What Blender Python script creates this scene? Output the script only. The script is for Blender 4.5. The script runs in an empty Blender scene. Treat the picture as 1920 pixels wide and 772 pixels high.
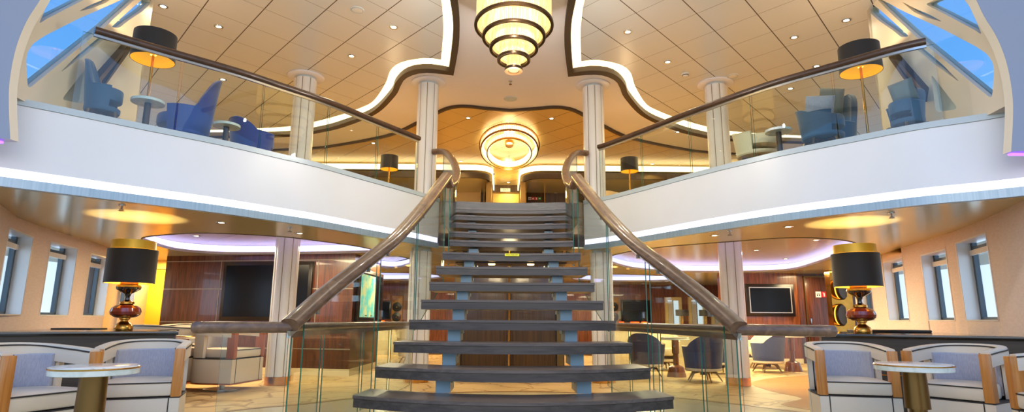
import bpy, bmesh, math, random
from mathutils import Vector, Matrix
random.seed(7)
SC = bpy.context.scene
COL = SC.collection
PI = math.pi
R = math.radians
# ------------------------------------------------------------------ camera model
F = 1100.0; TH = math.atan(214 / F); PSI = R(.7); ROLL = .0058; CX = -.076; EYE = .9

def ray(x, y):
    u, v = x - 960, y - 386
    c, s = math.cos(ROLL), math.sin(ROLL)
    u, v = u * c + v * s, -u * s + v * c
    X, Y, Z = u, F * math.cos(TH) + v * math.sin(TH), F * math.sin(TH) - v * math.cos(TH)
    c, s = math.cos(PSI), math.sin(PSI)
    return X * c + Y * s, -X * s + Y * c, Z

def ath(x, y, h):
    X, Y, Z = ray(x, y); t = (h - EYE) / Z
    return Vector((CX + X * t, Y * t, h))

def atd(x, y, d):
    X, Y, Z = ray(x, y); t = d / Y
    return Vector((CX + X * t, d, EYE + Z * t))

def on_wall(x, y, p, q):
    """point seen at x, y on the vertical wall through plan points p and q"""
    X, Y, Z = ray(x, y)
    nx, ny = q[1] - p[1], -(q[0] - p[0])
    t = (nx * (p[0] - CX) + ny * p[1]) / (nx * X + ny * Y)
    return Vector((CX + X * t, Y * t, EYE + Z * t))

cam = bpy.data.cameras.new('camera')
co = bpy.data.objects.new('camera', cam); COL.objects.link(co)
cam.sensor_width = 36; cam.lens = F / 1920 * 36; cam.clip_start = .05; cam.clip_end = 300
co.matrix_world = Matrix.Translation((CX, 0, EYE)) @ Matrix.Rotation(-PSI, 4, 'Z') @ Matrix.Rotation(PI / 2 + TH, 4, 'X') @ Matrix.Rotation(ROLL, 4, 'Z')
SC.camera = co

# ------------------------------------------------------------------ materials
M = {}
def lin(c):
    return tuple(((v / 255) / 12.92 if v / 255 <= .04045 else ((v / 255 + .055) / 1.055) ** 2.4) for v in c) + (1,)

def mat(name, rgb=(200, 200, 200), rough=.5, metal=0, spec=.5, emit=None, es=0, bump=None, noise=None, coat=0, sheen=0):
    m = bpy.data.materials.new(name); m.use_nodes = True
    nt = m.node_tree; b = nt.nodes['Principled BSDF']
    b.inputs['Base Color'].default_value = lin(rgb); b.inputs['Roughness'].default_value = rough
    b.inputs['Metallic'].default_value = metal; b.inputs['Specular IOR Level'].default_value = spec
    b.inputs['Coat Weight'].default_value = coat
    if sheen: b.inputs['Sheen Weight'].default_value = sheen
    if emit:
        b.inputs['Emission Color'].default_value = lin(emit); b.inputs['Emission Strength'].default_value = es
    tc = nt.nodes.new('ShaderNodeTexCoord')
    if noise:                                     # (rgb2, scale xyz, detail, distortion, lo, hi)
        rgb2, sc, det, dist, lo, hi = noise
        mp = nt.nodes.new('ShaderNodeMapping'); mp.inputs['Scale'].default_value = sc
        nt.links.new(tc.outputs['Object'], mp.inputs['Vector'])
        n = nt.nodes.new('ShaderNodeTexNoise'); n.inputs['Scale'].default_value = 1; n.inputs['Detail'].default_value = det; n.inputs['Distortion'].default_value = dist
        nt.links.new(mp.outputs['Vector'], n.inputs['Vector'])
        rp = nt.nodes.new('ShaderNodeValToRGB')
        rp.color_ramp.elements[0].position = lo; rp.color_ramp.elements[0].color = lin(rgb)
        rp.color_ramp.elements[1].position = hi; rp.color_ramp.elements[1].color = lin(rgb2)
        nt.links.new(n.outputs['Fac'], rp.inputs['Fac']); nt.links.new(rp.outputs['Color'], b.inputs['Base Color'])
    if bump:                                      # (scale xyz, strength)
        mp = nt.nodes.new('ShaderNodeMapping'); mp.inputs['Scale'].default_value = bump[0]
        nt.links.new(tc.outputs['Object'], mp.inputs['Vector'])
        n = nt.nodes.new('ShaderNodeTexNoise'); n.inputs['Scale'].default_value = 1; n.inputs['Detail'].default_value = 3
        nt.links.new(mp.outputs['Vector'], n.inputs['Vector'])
        bp = nt.nodes.new('ShaderNodeBump'); bp.inputs['Strength'].default_value = bump[1]; bp.inputs['Distance'].default_value = .01
        nt.links.new(n.outputs['Fac'], bp.inputs['Height']); nt.links.new(bp.outputs['Normal'], b.inputs['Normal'])
    M[name] = m
    return m

def emat(name, rgb, s):
    m = bpy.data.materials.new(name); m.use_nodes = True; nt = m.node_tree; nt.nodes.clear()
    e = nt.nodes.new('ShaderNodeEmission'); e.inputs['Color'].default_value = lin(rgb); e.inputs['Strength'].default_value = s
    o = nt.nodes.new('ShaderNodeOutputMaterial'); nt.links.new(e.outputs[0], o.inputs['Surface']); M[name] = m

def glassmat(name, tint, ior=1.5, rough=0):
    m = bpy.data.materials.new(name); m.use_nodes = True; nt = m.node_tree; nt.nodes.clear()
    t = nt.nodes.new('ShaderNodeBsdfTransparent'); t.inputs['Color'].default_value = tint
    g = nt.nodes.new('ShaderNodeBsdfGlossy'); g.inputs['Roughness'].default_value = rough
    lw = nt.nodes.new('ShaderNodeLayerWeight'); lw.inputs['Blend'].default_value = .5
    pw = nt.nodes.new('ShaderNodeMath'); pw.operation = 'POWER'; pw.inputs[1].default_value = 5; nt.links.new(lw.outputs['Facing'], pw.inputs[0])
    r0 = ((ior - 1) / (ior + 1)) ** 2
    f = nt.nodes.new('ShaderNodeMath'); f.operation = 'MULTIPLY_ADD'; f.inputs[1].default_value = 1 - r0; f.inputs[2].default_value = r0; nt.links.new(pw.outputs[0], f.inputs[0])
    x = nt.nodes.new('ShaderNodeMixShader'); o = nt.nodes.new('ShaderNodeOutputMaterial')
    nt.links.new(f.outputs[0], x.inputs[0]); nt.links.new(t.outputs[0], x.inputs[1]); nt.links.new(g.outputs[0], x.inputs[2]); nt.links.new(x.outputs[0], o.inputs['Surface']); M[name] = m

def tilemat(name, base, joint, dvec, period, phase, dark_on, rough=.35, metal=0.0):
    """ceiling panels: joints along two plan directions; dvec=(a,b): u = x*a+y*b, v=-x*a+y*b"""
    m = mat(name, base, rough, metal)
    nt = m.node_tree; b = nt.nodes['Principled BSDF']
    tc = nt.nodes.new('ShaderNodeTexCoord')
    def dot(vec, ph):
        d = nt.nodes.new('ShaderNodeVectorMath'); d.operation = 'DOT_PRODUCT'; d.inputs[1].default_value = (vec[0], vec[1], 0)
        nt.links.new(tc.outputs['Object'], d.inputs[0])
        a = nt.nodes.new('ShaderNodeMath'); a.operation = 'ADD'; a.inputs[1].default_value = 100.5 - ph; nt.links.new(d.outputs['Value'], a.inputs[0])
        f = nt.nodes.new('ShaderNodeMath'); f.operation = 'FRACT'; nt.links.new(a.outputs[0], f.inputs[0])
        s = nt.nodes.new('ShaderNodeMath'); s.operation = 'SUBTRACT'; s.inputs[1].default_value = .5; nt.links.new(f.outputs[0], s.inputs[0])
        q = nt.nodes.new('ShaderNodeMath'); q.operation = 'ABSOLUTE'; nt.links.new(s.outputs[0], q.inputs[0])
        return q
    qs = [dot((dvec[0] / period, dvec[1] / period), phase[0]), dot((-dvec[0] / period, dvec[1] / period), phase[1])]
    col = None
    for i, q in enumerate(qs):
        w = .011 if i == dark_on else .006
        l = nt.nodes.new('ShaderNodeMath'); l.operation = 'LESS_THAN'; l.inputs[1].default_value = w; nt.links.new(q.outputs[0], l.inputs[0])
        x = nt.nodes.new('ShaderNodeMix'); x.data_type = 'RGBA'
        jc = lin(joint) if i == dark_on else lin(tuple((p * .45 + k * .55) for p, k in zip(base, joint)))
        x.inputs[7].default_value = jc
        if col is None: x.inputs[6].default_value = lin(base)
        else: nt.links.new(col, x.inputs[6])
        nt.links.new(l.outputs[0], x.inputs[0]); col = x.outputs[2]
    nt.links.new(col, b.inputs['Base Color'])
    return m

mat('white_panel', (232, 232, 232), .35, noise=((238, 238, 240), (1, 1, 1), 2, 0, .3, .7))
mat('arch_paint', (158, 159, 170), .35)
mat('cream_paint', (232, 220, 198), .45)
mat('grey_metal_trim', (150, 172, 186), .35, .35, noise=((170, 188, 200), (60, 60, .6), 2, 0, .3, .7))
mat('grey_cap', (190, 202, 206), .3)
mat('white_ceiling', (230, 228, 234), .3)
mat('wall_fabric', (234, 216, 212), .6, noise=((224, 204, 198), (14, 14, 60), 3, 0, .3, .7))
mat('ceiling_gloss', (210, 202, 160), .22, .35)
mat('recess_panel', (200, 186, 132), .2, .35)
mat('dark_lip', (66, 50, 34), .55, .1)
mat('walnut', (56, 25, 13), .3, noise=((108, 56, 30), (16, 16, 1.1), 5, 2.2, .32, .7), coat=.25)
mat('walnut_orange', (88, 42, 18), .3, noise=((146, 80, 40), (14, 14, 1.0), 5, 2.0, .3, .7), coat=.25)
mat('dark_veneer', (52, 34, 18), .35, noise=((84, 58, 34), (30, 30, 1.2), 4, 1, .3, .7), coat=.2)
mat('counter_front', (44, 37, 31), .4, noise=((66, 57, 48), (1.2, 1.2, 30), 4, 1, .3, .7))
mat('counter_black', (10, 9, 9), .12, coat=.5)
mat('counter_stone', (60, 48, 38), .12, coat=.6)
mat('tread_wood', (76, 64, 58), .38, noise=((112, 96, 86), (1.2, 26, 26), 5, 1.4, .3, .72), coat=.15)
mat('tread_edge', (58, 49, 44), .35, noise=((86, 74, 66), (1.2, 30, 30), 4, 1, .3, .7))
mat('rail_wood', (84, 60, 44), .32, noise=((126, 94, 68), (12, 2.4, 12), 5, 1.6, .3, .7), coat=.3)
mat('rail_dark', (58, 38, 26), .3, noise=((84, 56, 38), (10, 3, 10), 4, 1, .3, .7), coat=.3)
mat('steel_blue', (124, 152, 168), .35, .1)
mat('steel', (190, 190, 190), .22, 1)
mat('brass', (214, 160, 76), .22, 1, noise=((196, 140, 60), (9, 9, 9), 2, 0, .3, .7))
mat('bronze', (120, 92, 52), .32, .9)
mat('dark_bronze', (66, 46, 26), .35, .7)
mat('black_shade', (30, 25, 24), .7, sheen=.2)
mat('gold_shade', (222, 176, 52), .4, .35)
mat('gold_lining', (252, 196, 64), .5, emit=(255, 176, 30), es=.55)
mat('lacquer_red', (120, 38, 14), .08, coat=1, noise=((150, 58, 20), (6, 6, 6), 3, 1, .3, .7))
mat('lacquer_black', (14, 10, 9), .06, coat=1)
mat('cream_leather', (226, 208, 182), .42, bump=((90, 90, 90), .06))
mat('white_leather', (222, 204, 180), .45)
mat('piping', (46, 38, 36), .5)
mat('blue_grey_fabric', (160, 158, 170), .8, noise=((178, 176, 184), (120, 120, 30), 2, 0, .3, .7), sheen=.25)
mat('oak', (176, 104, 38), .35, noise=((206, 136, 62), (30, 30, 2), 4, 1.2, .3, .7), coat=.2)
mat('red_oak', (150, 66, 22), .35, noise=((180, 92, 40), (30, 30, 2), 4, 1.2, .3, .7), coat=.2)
mat('marble', (236, 228, 214), .15, noise=((170, 150, 128), (3, 7, 3), 5, 2.5, .55, .72), coat=.3)
mat('marble_edge', (226, 228, 218), .2, noise=((196, 204, 190), (12, 12, 12), 4, 1, .4, .7))
mat('navy_fabric', (44, 50, 92), .75, sheen=.3, noise=((56, 62, 106), (40, 40, 40), 2, 0, .3, .7))
mat('royal_fabric', (40, 66, 150), .7, sheen=.3)
mat('teal_fabric', (52, 84, 116), .65, sheen=.3)
mat('sofa_cream', (236, 214, 172), .55)
mat('grey_pillow', (120, 124, 116), .6)
mat('plinth_cream', (226, 208, 170), .4)
mat('screen', (8, 8, 13), .22, spec=.2)
mat('screen_frame', (22, 16, 16), .3)
mat('silver_bezel', (190, 186, 190), .3, .6)
mat('black_plastic', (20, 18, 18), .35)
mat('white_plastic', (236, 230, 218), .4)
mat('red_plastic', (190, 24, 16), .35)
mat('green_sign', (30, 140, 60), .4)
mat('yellow_sign', (236, 226, 40), .5, emit=(236, 226, 40), es=.25)
mat('sign_plate', (60, 44, 30), .4)
mat('door_yellow', (246, 196, 72), .4)
mat('cream_door', (232, 200, 130), .4)
mat('orange_glass', (220, 80, 20), .2, emit=(255, 90, 20), es=.5)
mat('grey_line', (150, 140, 124), .4)
mat('column_white', (234, 230, 226), .3)
mat('column_groove', (150, 128, 100), .3, .6)
mat('blind', (232, 226, 220), .6)
mat('window_frame', (70, 84, 96), .4)
mat('glass_edge', (34, 112, 88), .15)
mat('clamp', (214, 214, 214), .25, .8)
mat('crystal', (255, 236, 190), .1, emit=(255, 214, 140), es=.6, noise=((214, 170, 100), (40, 40, 6), 3, 0, .4, .65))
mat('mottled_gold', (200, 140, 50), .4, noise=((130, 80, 24), (6, 6, 3), 4, 1, .35, .65))
emat('ring_core', (255, 236, 188), 2.2)
emat('crystal_core', (255, 222, 150), 1.4)
emat('strip_violet', (222, 218, 255), 2.6)
emat('cove_warm', (255, 226, 170), 2.6)
emat('cove_violet', (194, 190, 255), 2.1)
emat('lit_pane', (214, 224, 228), .85)  # daylight in the rear lounge windows, put in as emission
mat('frosted', (196, 206, 200), .5)
emat('lamp_white', (255, 244, 214), 9)
emat('lamp_warm', (255, 200, 110), 7)
emat('purple_led', (150, 90, 255), 3)
emat('lit_sign', (255, 236, 170), 1.0)
emat('gold_glow', (255, 176, 60), 2.0)
glassmat('glass', (.93, .975, .965, 1))
glassmat('window_glass', (.80, .90, .95, 1))
glassmat('clear_glass', (.97, .98, .98, 1), 1.45)
tilemat('tile_left', (222, 222, 220), (60, 44, 30), (1 / .768, 1 / .88), 1, (.653, .73), 0, .32, .15)
tilemat('tile_right', (222, 222, 220), (60, 44, 30), (1 / .768, 1 / .88), 1, (.70, .66), 1, .32, .15)
tilemat('tile_rear', (224, 192, 124), (120, 84, 40), (1 / .768, 1 / .88), 1, (.2, .2), 0, .25, .25)
tilemat('tile_recess', (190, 160, 126), (130, 100, 80), (1 / .9, 1 / .9), 1, (.2, .2), 0, .25, .2)

# carpet / floor
def floormat():
    m = mat('carpet', (206, 164, 104), .55); nt = m.node_tree; b = nt.nodes['Principled BSDF']
    tc = nt.nodes.new('ShaderNodeTexCoord')
    w = nt.nodes.new('ShaderNodeTexNoise'); w.inputs['Scale'].default_value = 1.6; w.inputs['Detail'].default_value = 3
    nt.links.new(tc.outputs['Object'], w.inputs['Vector'])
    ad = nt.nodes.new('ShaderNodeVectorMath'); ad.operation = 'MULTIPLY_ADD'; ad.inputs[1].default_value = (.9, .9, 0)
    nt.links.new(w.outputs['Color'], ad.inputs[0]); nt.links.new(tc.outputs['Object'], ad.inputs[2])
    v = nt.nodes.new('ShaderNodeTexVoronoi'); v.feature = 'DISTANCE_TO_EDGE'; v.inputs['Scale'].default_value = 1.7
    nt.links.new(ad.outputs[0], v.inputs['Vector'])
    rp = nt.nodes.new('ShaderNodeValToRGB'); rp.color_ramp.elements[0].position = .0; rp.color_ramp.elements[0].color = lin((140, 100, 58))
    rp.color_ramp.elements[1].position = .045; rp.color_ramp.elements[1].color = lin((202, 166, 112))
    nt.links.new(v.outputs['Distance'], rp.inputs['Fac']); nt.links.new(rp.outputs['Color'], b.inputs['Base Color'])
floormat()
mat('stone_inlay', (232, 212, 168), .2, noise=((220, 196, 150), (1.5, 1.5, 1.5), 3, 1, .3, .7), coat=.2)
mat('inlay_border', (150, 104, 50), .35)
mat('wood_floor', (214, 152, 66), .3, noise=((190, 128, 50), (1.2, 14, 1), 4, 1, .3, .7), coat=.2)
mat('upper_carpet', (176, 150, 116), .8)
def mapmat():
    m = mat('map_screen', (120, 200, 180), .15); nt = m.node_tree; b = nt.nodes['Principled BSDF']
    tc = nt.nodes.new('ShaderNodeTexCoord'); n = nt.nodes.new('ShaderNodeTexNoise'); n.inputs['Scale'].default_value = 5; n.inputs['Detail'].default_value = 6
    nt.links.new(tc.outputs['Object'], n.inputs['Vector'])
    rp = nt.nodes.new('ShaderNodeValToRGB'); rp.color_ramp.elements[0].position = .42; rp.color_ramp.elements[0].color = lin((92, 190, 178))
    rp.color_ramp.elements[1].position = .62; rp.color_ramp.elements[1].color = lin((206, 206, 140))
    nt.links.new(n.outputs['Fac'], rp.inputs['Fac']); nt.links.new(rp.outputs['Color'], b.inputs['Base Color'])
    nt.links.new(rp.outputs['Color'], b.inputs['Emission Color']); b.inputs['Emission Strength'].default_value = .65
mapmat()

# ------------------------------------------------------------------ mesh helpers
class MB:
    def __init__(s): s.bm = bmesh.new(); s.mi = 0
    def face(s, vs, m=0):
        try: f = s.bm.faces.new(vs); f.material_index = m; return f
        except ValueError: return None
    def poly(s, pts, m=0): return s.face([s.bm.verts.new(p) for p in pts], m)
    def box(s, x0, x1, y0, y1, z0, z1, m=0, bev=0, seg=2, rot=0, c=None):
        b = bmesh.new(); bmesh.ops.create_cube(b, size=1)
        for v in b.verts: v.co = Vector(((x0 + x1) / 2 + v.co.x * (x1 - x0), (y0 + y1) / 2 + v.co.y * (y1 - y0), (z0 + z1) / 2 + v.co.z * (z1 - z0)))
        if bev: bmesh.ops.bevel(b, geom=list(b.edges), offset=bev, segments=seg, affect='EDGES', profile=.5)
        if rot: bmesh.ops.rotate(b, verts=b.verts, cent=c or ((x0 + x1) / 2, (y0 + y1) / 2, 0), matrix=Matrix.Rotation(rot, 3, 'Z'))
        s.join(b, m); return s
    def join(s, b, m=0, mtx=None):
        d = {}
        for v in b.verts: d[v] = s.bm.verts.new(mtx @ v.co if mtx else v.co)
        for f in b.faces: s.face([d[v] for v in f.verts], m)
        b.free()
    def prism(s, poly, z0, z1, m=0, bev=0, mside=None):
        b = bmesh.new()
        lo = [b.verts.new((p[0], p[1], z0)) for p in poly]; hi = [b.verts.new((p[0], p[1], z1)) for p in poly]
        b.faces.new(lo[::-1]); b.faces.new(hi); n = len(poly)
        for i in range(n): b.faces.new((lo[i], lo[(i + 1) % n], hi[(i + 1) % n], hi[i]))
        bmesh.ops.recalc_face_normals(b, faces=b.faces)
        if bev: bmesh.ops.bevel(b, geom=[e for e in b.edges if abs(e.verts[0].co.z - e.verts[1].co.z) < 1e-5], offset=bev, segments=2, affect='EDGES', profile=.5)
        s.join(b, m); return s
    def lathe(s, prof, c=(0, 0), n=32, m=0, cap=True):
        rings = []
        for r, z in prof:
            rings.append([s.bm.verts.new((c[0] + r * math.cos(2 * PI * k / n), c[1] + r * math.sin(2 * PI * k / n), z)) for k in range(n)] if r > 1e-6 else [s.bm.verts.new((c[0], c[1], z))])
        for a, b in zip(rings, rings[1:]):
            for k in range(n):
                q = [a[k % len(a)], a[(k + 1) % len(a)], b[(k + 1) % len(b)], b[k % len(b)]]
                u = []
                for v in q:
                    if v not in u: u.append(v)
                if len(u) > 2: s.face(u, m)
        if cap:
            for rg in (rings[0], rings[-1]):
                if len(rg) > 2: s.face(rg, m)
        return s
    def tube(s, p0, p1, r0, r1=None, n=12, m=0):
        r1 = r0 if r1 is None else r1
        p0, p1 = Vector(p0), Vector(p1); d = (p1 - p0).normalized()
        a = d.orthogonal().normalized(); b = d.cross(a)
        A = [s.bm.verts.new(p0 + (a * math.cos(2 * PI * k / n) + b * math.sin(2 * PI * k / n)) * r0) for k in range(n)]
        B = [s.bm.verts.new(p1 + (a * math.cos(2 * PI * k / n) + b * math.sin(2 * PI * k / n)) * r1) for k in range(n)]
        for k in range(n): s.face([A[k], A[(k + 1) % n], B[(k + 1) % n], B[k]], m)
        s.face(A[::-1], m); s.face(B, m); return s
    def sweep(s, path, sec, m=0, closed=False, tilt=False, cap=True, open_sec=False, mats=None):
        """sec: list of (side, up); side is to the right of the walking direction"""
        P = [Vector(p) for p in path]; n = len(P); rows = []
        for i in range(n):
            a = P[(i - 1) % n] if (closed or i) else None; c = P[(i + 1) % n] if (closed or i < n - 1) else None
            d0 = (P[i] - a) if a is not None else (c - P[i]); d1 = (c - P[i]) if c is not None else (P[i] - a)
            t = d0.normalized() + d1.normalized(); h = Vector((t.x, t.y, 0))
            if h.length < 1e-6: h = Vector((0, 1, 0))
            h.normalize(); side = Vector((h.y, -h.x, 0))
            e = Vector((d0.x, d0.y, 0)); k = 1
            if e.length > 1e-6:
                k = 1 / max(.45, e.normalized().dot(h))
            up = Vector((0, 0, 1))
            if tilt:
                up = side.cross(t.normalized()); up = up if up.z > 0 else -up
            rows.append([s.bm.verts.new(P[i] + side * (x * k) + up * z) for x, z in sec])
        q = len(sec)
        for i in range(n if closed else n - 1):
            A, B = rows[i], rows[(i + 1) % n]
            for j in range(q - 1 if open_sec else q):
                s.face([A[j], B[j], B[(j + 1) % q], A[(j + 1) % q]], mats[j] if mats else m)
        if cap and not closed and not open_sec:
            s.face(rows[0][::-1], m); s.face(rows[-1], m)
        return s
    def build(s, name, mats, parent=None, ang=35, fix=True):
        if fix: bmesh.ops.recalc_face_normals(s.bm, faces=s.bm.faces)
        me = bpy.data.meshes.new(name); s.bm.to_mesh(me); s.bm.free()
        for q in (mats if isinstance(mats, (list, tuple)) else [mats]): me.materials.append(M[q])
        for p in me.polygons: p.use_smooth = True
        me.set_sharp_from_angle(angle=R(ang))
        o = bpy.data.objects.new(name, me); COL.objects.link(o)
        if parent: o.parent = parent
        return o

def tag(o, label=None, cat=None, group=None, kind=None):
    if label: o['label'] = label
    if cat: o['category'] = cat
    if group: o['group'] = group
    if kind: o['kind'] = kind
    return o
def thing(name, label, cat, loc=(0, 0, 0), rz=0, group=None):
    o = bpy.data.objects.new(name, None); COL.objects.link(o); o.location = loc; o.rotation_euler = (0, 0, rz); o.empty_display_size = .1
    return tag(o, label, cat, group)
def struct(o, label=None): return tag(o, label, None, None, 'structure')
def dup(root, loc, rz, label, group=None, scale=None):
    def cp(o, par):
        c = o.copy(); COL.objects.link(c)
        if par: c.parent = par
        for ch in [x for x in bpy.data.objects if x.parent == o and x != c]: cp(ch, c)
        return c
    r = cp(root, None); r.location = loc; r.rotation_euler = (0, 0, rz); r['label'] = label
    if group: r['group'] = group
    if scale: r.scale = (scale,) * 3
    return r
def arc(cx, cy, r, a0, a1, n, ry=None): return [(cx + r * math.cos(R(a0 + (a1 - a0) * i / n)), cy + (ry or r) * math.sin(R(a0 + (a1 - a0) * i / n))) for i in range(n + 1)]
def smooth(pts, n=6, closed=False):
    P = [Vector(p) for p in pts]; out = []; k = len(P)
    for i in range(k if closed else k - 1):
        g = lambda j: P[j % k] if closed else P[max(0, min(k - 1, j))]
        a, b, c, d = g(i - 1), g(i), g(i + 1), g(i + 2)
        for t in range(n):
            t /= n
            out.append(.5 * ((2 * b) + (-a + c) * t + (2 * a - 5 * b + 4 * c - d) * t * t + (-a + 3 * b - 3 * c + d) * t ** 3))
    if not closed: out.append(P[-1])
    return out
def resample(pts, n):
    P = [Vector(p) for p in pts]; L = [0]
    for a, b in zip(P, P[1:]): L.append(L[-1] + (b - a).length)
    out = []
    for i in range(n):
        t = L[-1] * i / (n - 1); j = 0
        while j < len(L) - 2 and L[j + 1] < t: j += 1
        out.append(P[j].lerp(P[j + 1], (t - L[j]) / max(1e-9, L[j + 1] - L[j])))
    return out
def plate(name, outer, holes, z0, z1, mats, mtx=None, parent=None):
    """flat plate with holes, solid between z0 and z1"""
    cu = bpy.data.curves.new(name, 'CURVE'); cu.dimensions = '2D'; cu.fill_mode = 'BOTH'; cu.extrude = (z1 - z0) / 2
    for pl in [outer] + list(holes):
        sp = cu.splines.new('POLY'); sp.points.add(len(pl) - 1); sp.use_cyclic_u = True
        for q, p in zip(sp.points, pl): q.co = (p[0], p[1], 0, 1)
    tmp = bpy.data.objects.new('tmp', cu); COL.objects.link(tmp)
    dg = bpy.context.evaluated_depsgraph_get(); me = bpy.data.meshes.new_from_object(tmp.evaluated_get(dg))
    bpy.data.objects.remove(tmp); bpy.data.curves.remove(cu)
    me.transform(Matrix.Translation((0, 0, (z0 + z1) / 2)))
    if mtx: me.transform(mtx)
    me.materials.clear()
    for q in (mats if isinstance(mats, (list, tuple)) else [mats]): me.materials.append(M[q])
    me.name = name
    o = bpy.data.objects.new(name, me); COL.objects.link(o)
    if parent: o.parent = parent
    return o
def text(name, body, size, m, loc, rot, parent=None, ext=.001):
    cu = bpy.data.curves.new(name, 'FONT'); cu.body = body; cu.size = size; cu.align_x = 'CENTER'; cu.align_y = 'CENTER'; cu.extrude = ext
    tmp = bpy.data.objects.new('tmp', cu); COL.objects.link(tmp)
    dg = bpy.context.evaluated_depsgraph_get(); me = bpy.data.meshes.new_from_object(tmp.evaluated_get(dg))
    bpy.data.objects.remove(tmp); bpy.data.curves.remove(cu); me.materials.clear(); me.materials.append(M[m]); me.name = name
    o = bpy.data.objects.new(name, me); COL.objects.link(o); o.location = loc; o.rotation_euler = rot
    if parent: o.parent = parent
    return o
def light(name, kind, loc, energy, col, size=.1, rot=None, spot=None, blend=.6, sy=None):
    l = bpy.data.lights.new(name, kind); l.energy = energy; l.color = lin(col)[:3]
    if kind == 'AREA':
        l.size = size
        if sy: l.shape = 'RECTANGLE'; l.size_y = sy
    else: l.shadow_soft_size = size
    if kind == 'SPOT': l.spot_size = R(spot or 120); l.spot_blend = blend
    o = bpy.data.objects.new(name, l); COL.objects.link(o); o.location = loc
    if rot: o.rotation_euler = rot
    return o
def mx(pts): return [(-p[0],) + tuple(p[1:]) for p in pts]
WARM = (255, 232, 182); GOLD = (255, 212, 120)

# ------------------------------------------------------------------ levels
CZ = 1.98      # lower ceiling
UF = 2.70      # upper floor
UC = 4.70      # upper ceiling

# ------------------------------------------------------------------ floor
b = MB(); b.poly([(-9, -3, 0), (9, -3, 0), (9, 20, 0), (-9, 20, 0)])
b.poly([(-9, -3, -.1), (-9, 20, -.1), (9, 20, -.1), (9, -3, -.1)])
struct(b.build('floor', 'carpet', fix=False))
inl = [(-3.9, 4.6), (-2.78, 6.11), (-2.23, 6.61), (-1.82, 7.1), (-1.4, 7.45), (0, 7.8), (1.5, 7.6), (2.06, 7.23), (2.41, 6.83), (2.73, 6.48), (3.9, 4.8)]
ins = [tuple(p) for p in smooth([(p[0], p[1], 0) for p in inl], 5)]
b = MB(); b.prism([(p[0], p[1]) for p in ins] + [(3.9, -2), (-3.9, -2)], .0005, .004)
struct(b.build('floor_inlay', 'stone_inlay'))
b = MB(); b.sweep([(p[0], p[1], .003) for p in ins], [(-.035, -.002), (.035, -.002), (.035, .004), (-.035, .004)])
struct(b.build('trim_floor', 'inlay_border'))
wf = smooth([(3.0, 6.6, 0), (3.5, 7.3, 0), (3.45, 8.1, 0), (3.7, 9.2, 0), (5.0, 10.3, 0), (7.2, 10.6, 0), (7.2, 6.2, 0), (4.2, 5.6, 0)], 5, True)
b = MB(); b.prism([(p.x, p.y) for p in wf], .0005, .003); struct(b.build('floor_wood', 'wood_floor'))

# ------------------------------------------------------------------ balcony edge curves
EL = [(-5.2, 4.0), (-4.7, 4.32), (-4.187, 4.78), (-3.868, 5.084), (-3.506, 5.443), (-3.007, 5.92), (-2.63, 6.37), (-2.283, 6.80), (-1.815, 7.553), (-1.36, 8.284), (-1.08, 8.80)]
ER = [(5.2, 4.0), (4.7, 4.42), (4.172, 4.90), (3.767, 5.19), (3.401, 5.579), (2.979, 6.041), (2.688, 6.44), (2.285, 7.08), (1.804, 7.93), (1.46, 8.5), (1.14, 8.88)]
CL = smooth([(p[0], p[1], 0) for p in EL], 5); CR = smooth([(p[0], p[1], 0) for p in ER], 5)
stair_top = [(-1.0 + 2.06 * i / 16, 8.99 - .12 * ((i - 8) / 8.) ** 2) for i in range(17)]
for nm, C, s in (('left', CL, 1), ('right', CR, -1)):
    P = [(p.x, p.y, 0) for p in C]
    b = MB(); b.sweep(P, [(s * a, z) for a, z in [(0, 2.662), (0, 2.112), (-.06, 2.112), (-.06, 2.662)]])
    struct(b.build('wall_balcony_' + nm, 'white_panel'))
    b = MB(); b.sweep(P, [(s * a, z) for a, z in [(.012, 2.664), (.012, 2.722), (-.14, 2.722), (-.14, 2.664)]])
    struct(b.build('trim_ledge_' + nm, 'grey_cap'))
    b = MB(); b.sweep(P, [(s * a, z) for a, z in [(-.012, 2.035), (-.012, 2.11), (-.05, 2.11), (-.05, 2.035)]])
    struct(b.build('trim_light_strip_' + nm, 'strip_violet'))
    b = MB(); b.sweep(P, [(s * a, z) for a, z in [(.01, 1.955), (.01, 2.034), (-.06, 2.034), (-.06, 1.955)]])
    struct(b.build('trim_fascia_' + nm, 'grey_metal_trim'))
# slab body between the decks
slab = [(p.x - .0, p.y + .06) for p in CL] + [(p[0], p[1] + .02) for p in stair_top] + [(p.x, p.y + .06) for p in reversed(CR)] + [(9, 4.2), (9, 20), (-9, 20), (-9, 4.2)]
b = MB(); b.prism(slab, 2.2, UF); struct(b.build('floor_upper', 'upper_carpet'))
b = MB(); b.sweep([(p[0], p[1] - .005, 0) for p in stair_top], [(0, 2.45), (0, 2.70), (-.03, 2.70), (-.03, 2.45)]); struct(b.build('trim_stairwell', 'tread_edge'))

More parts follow.
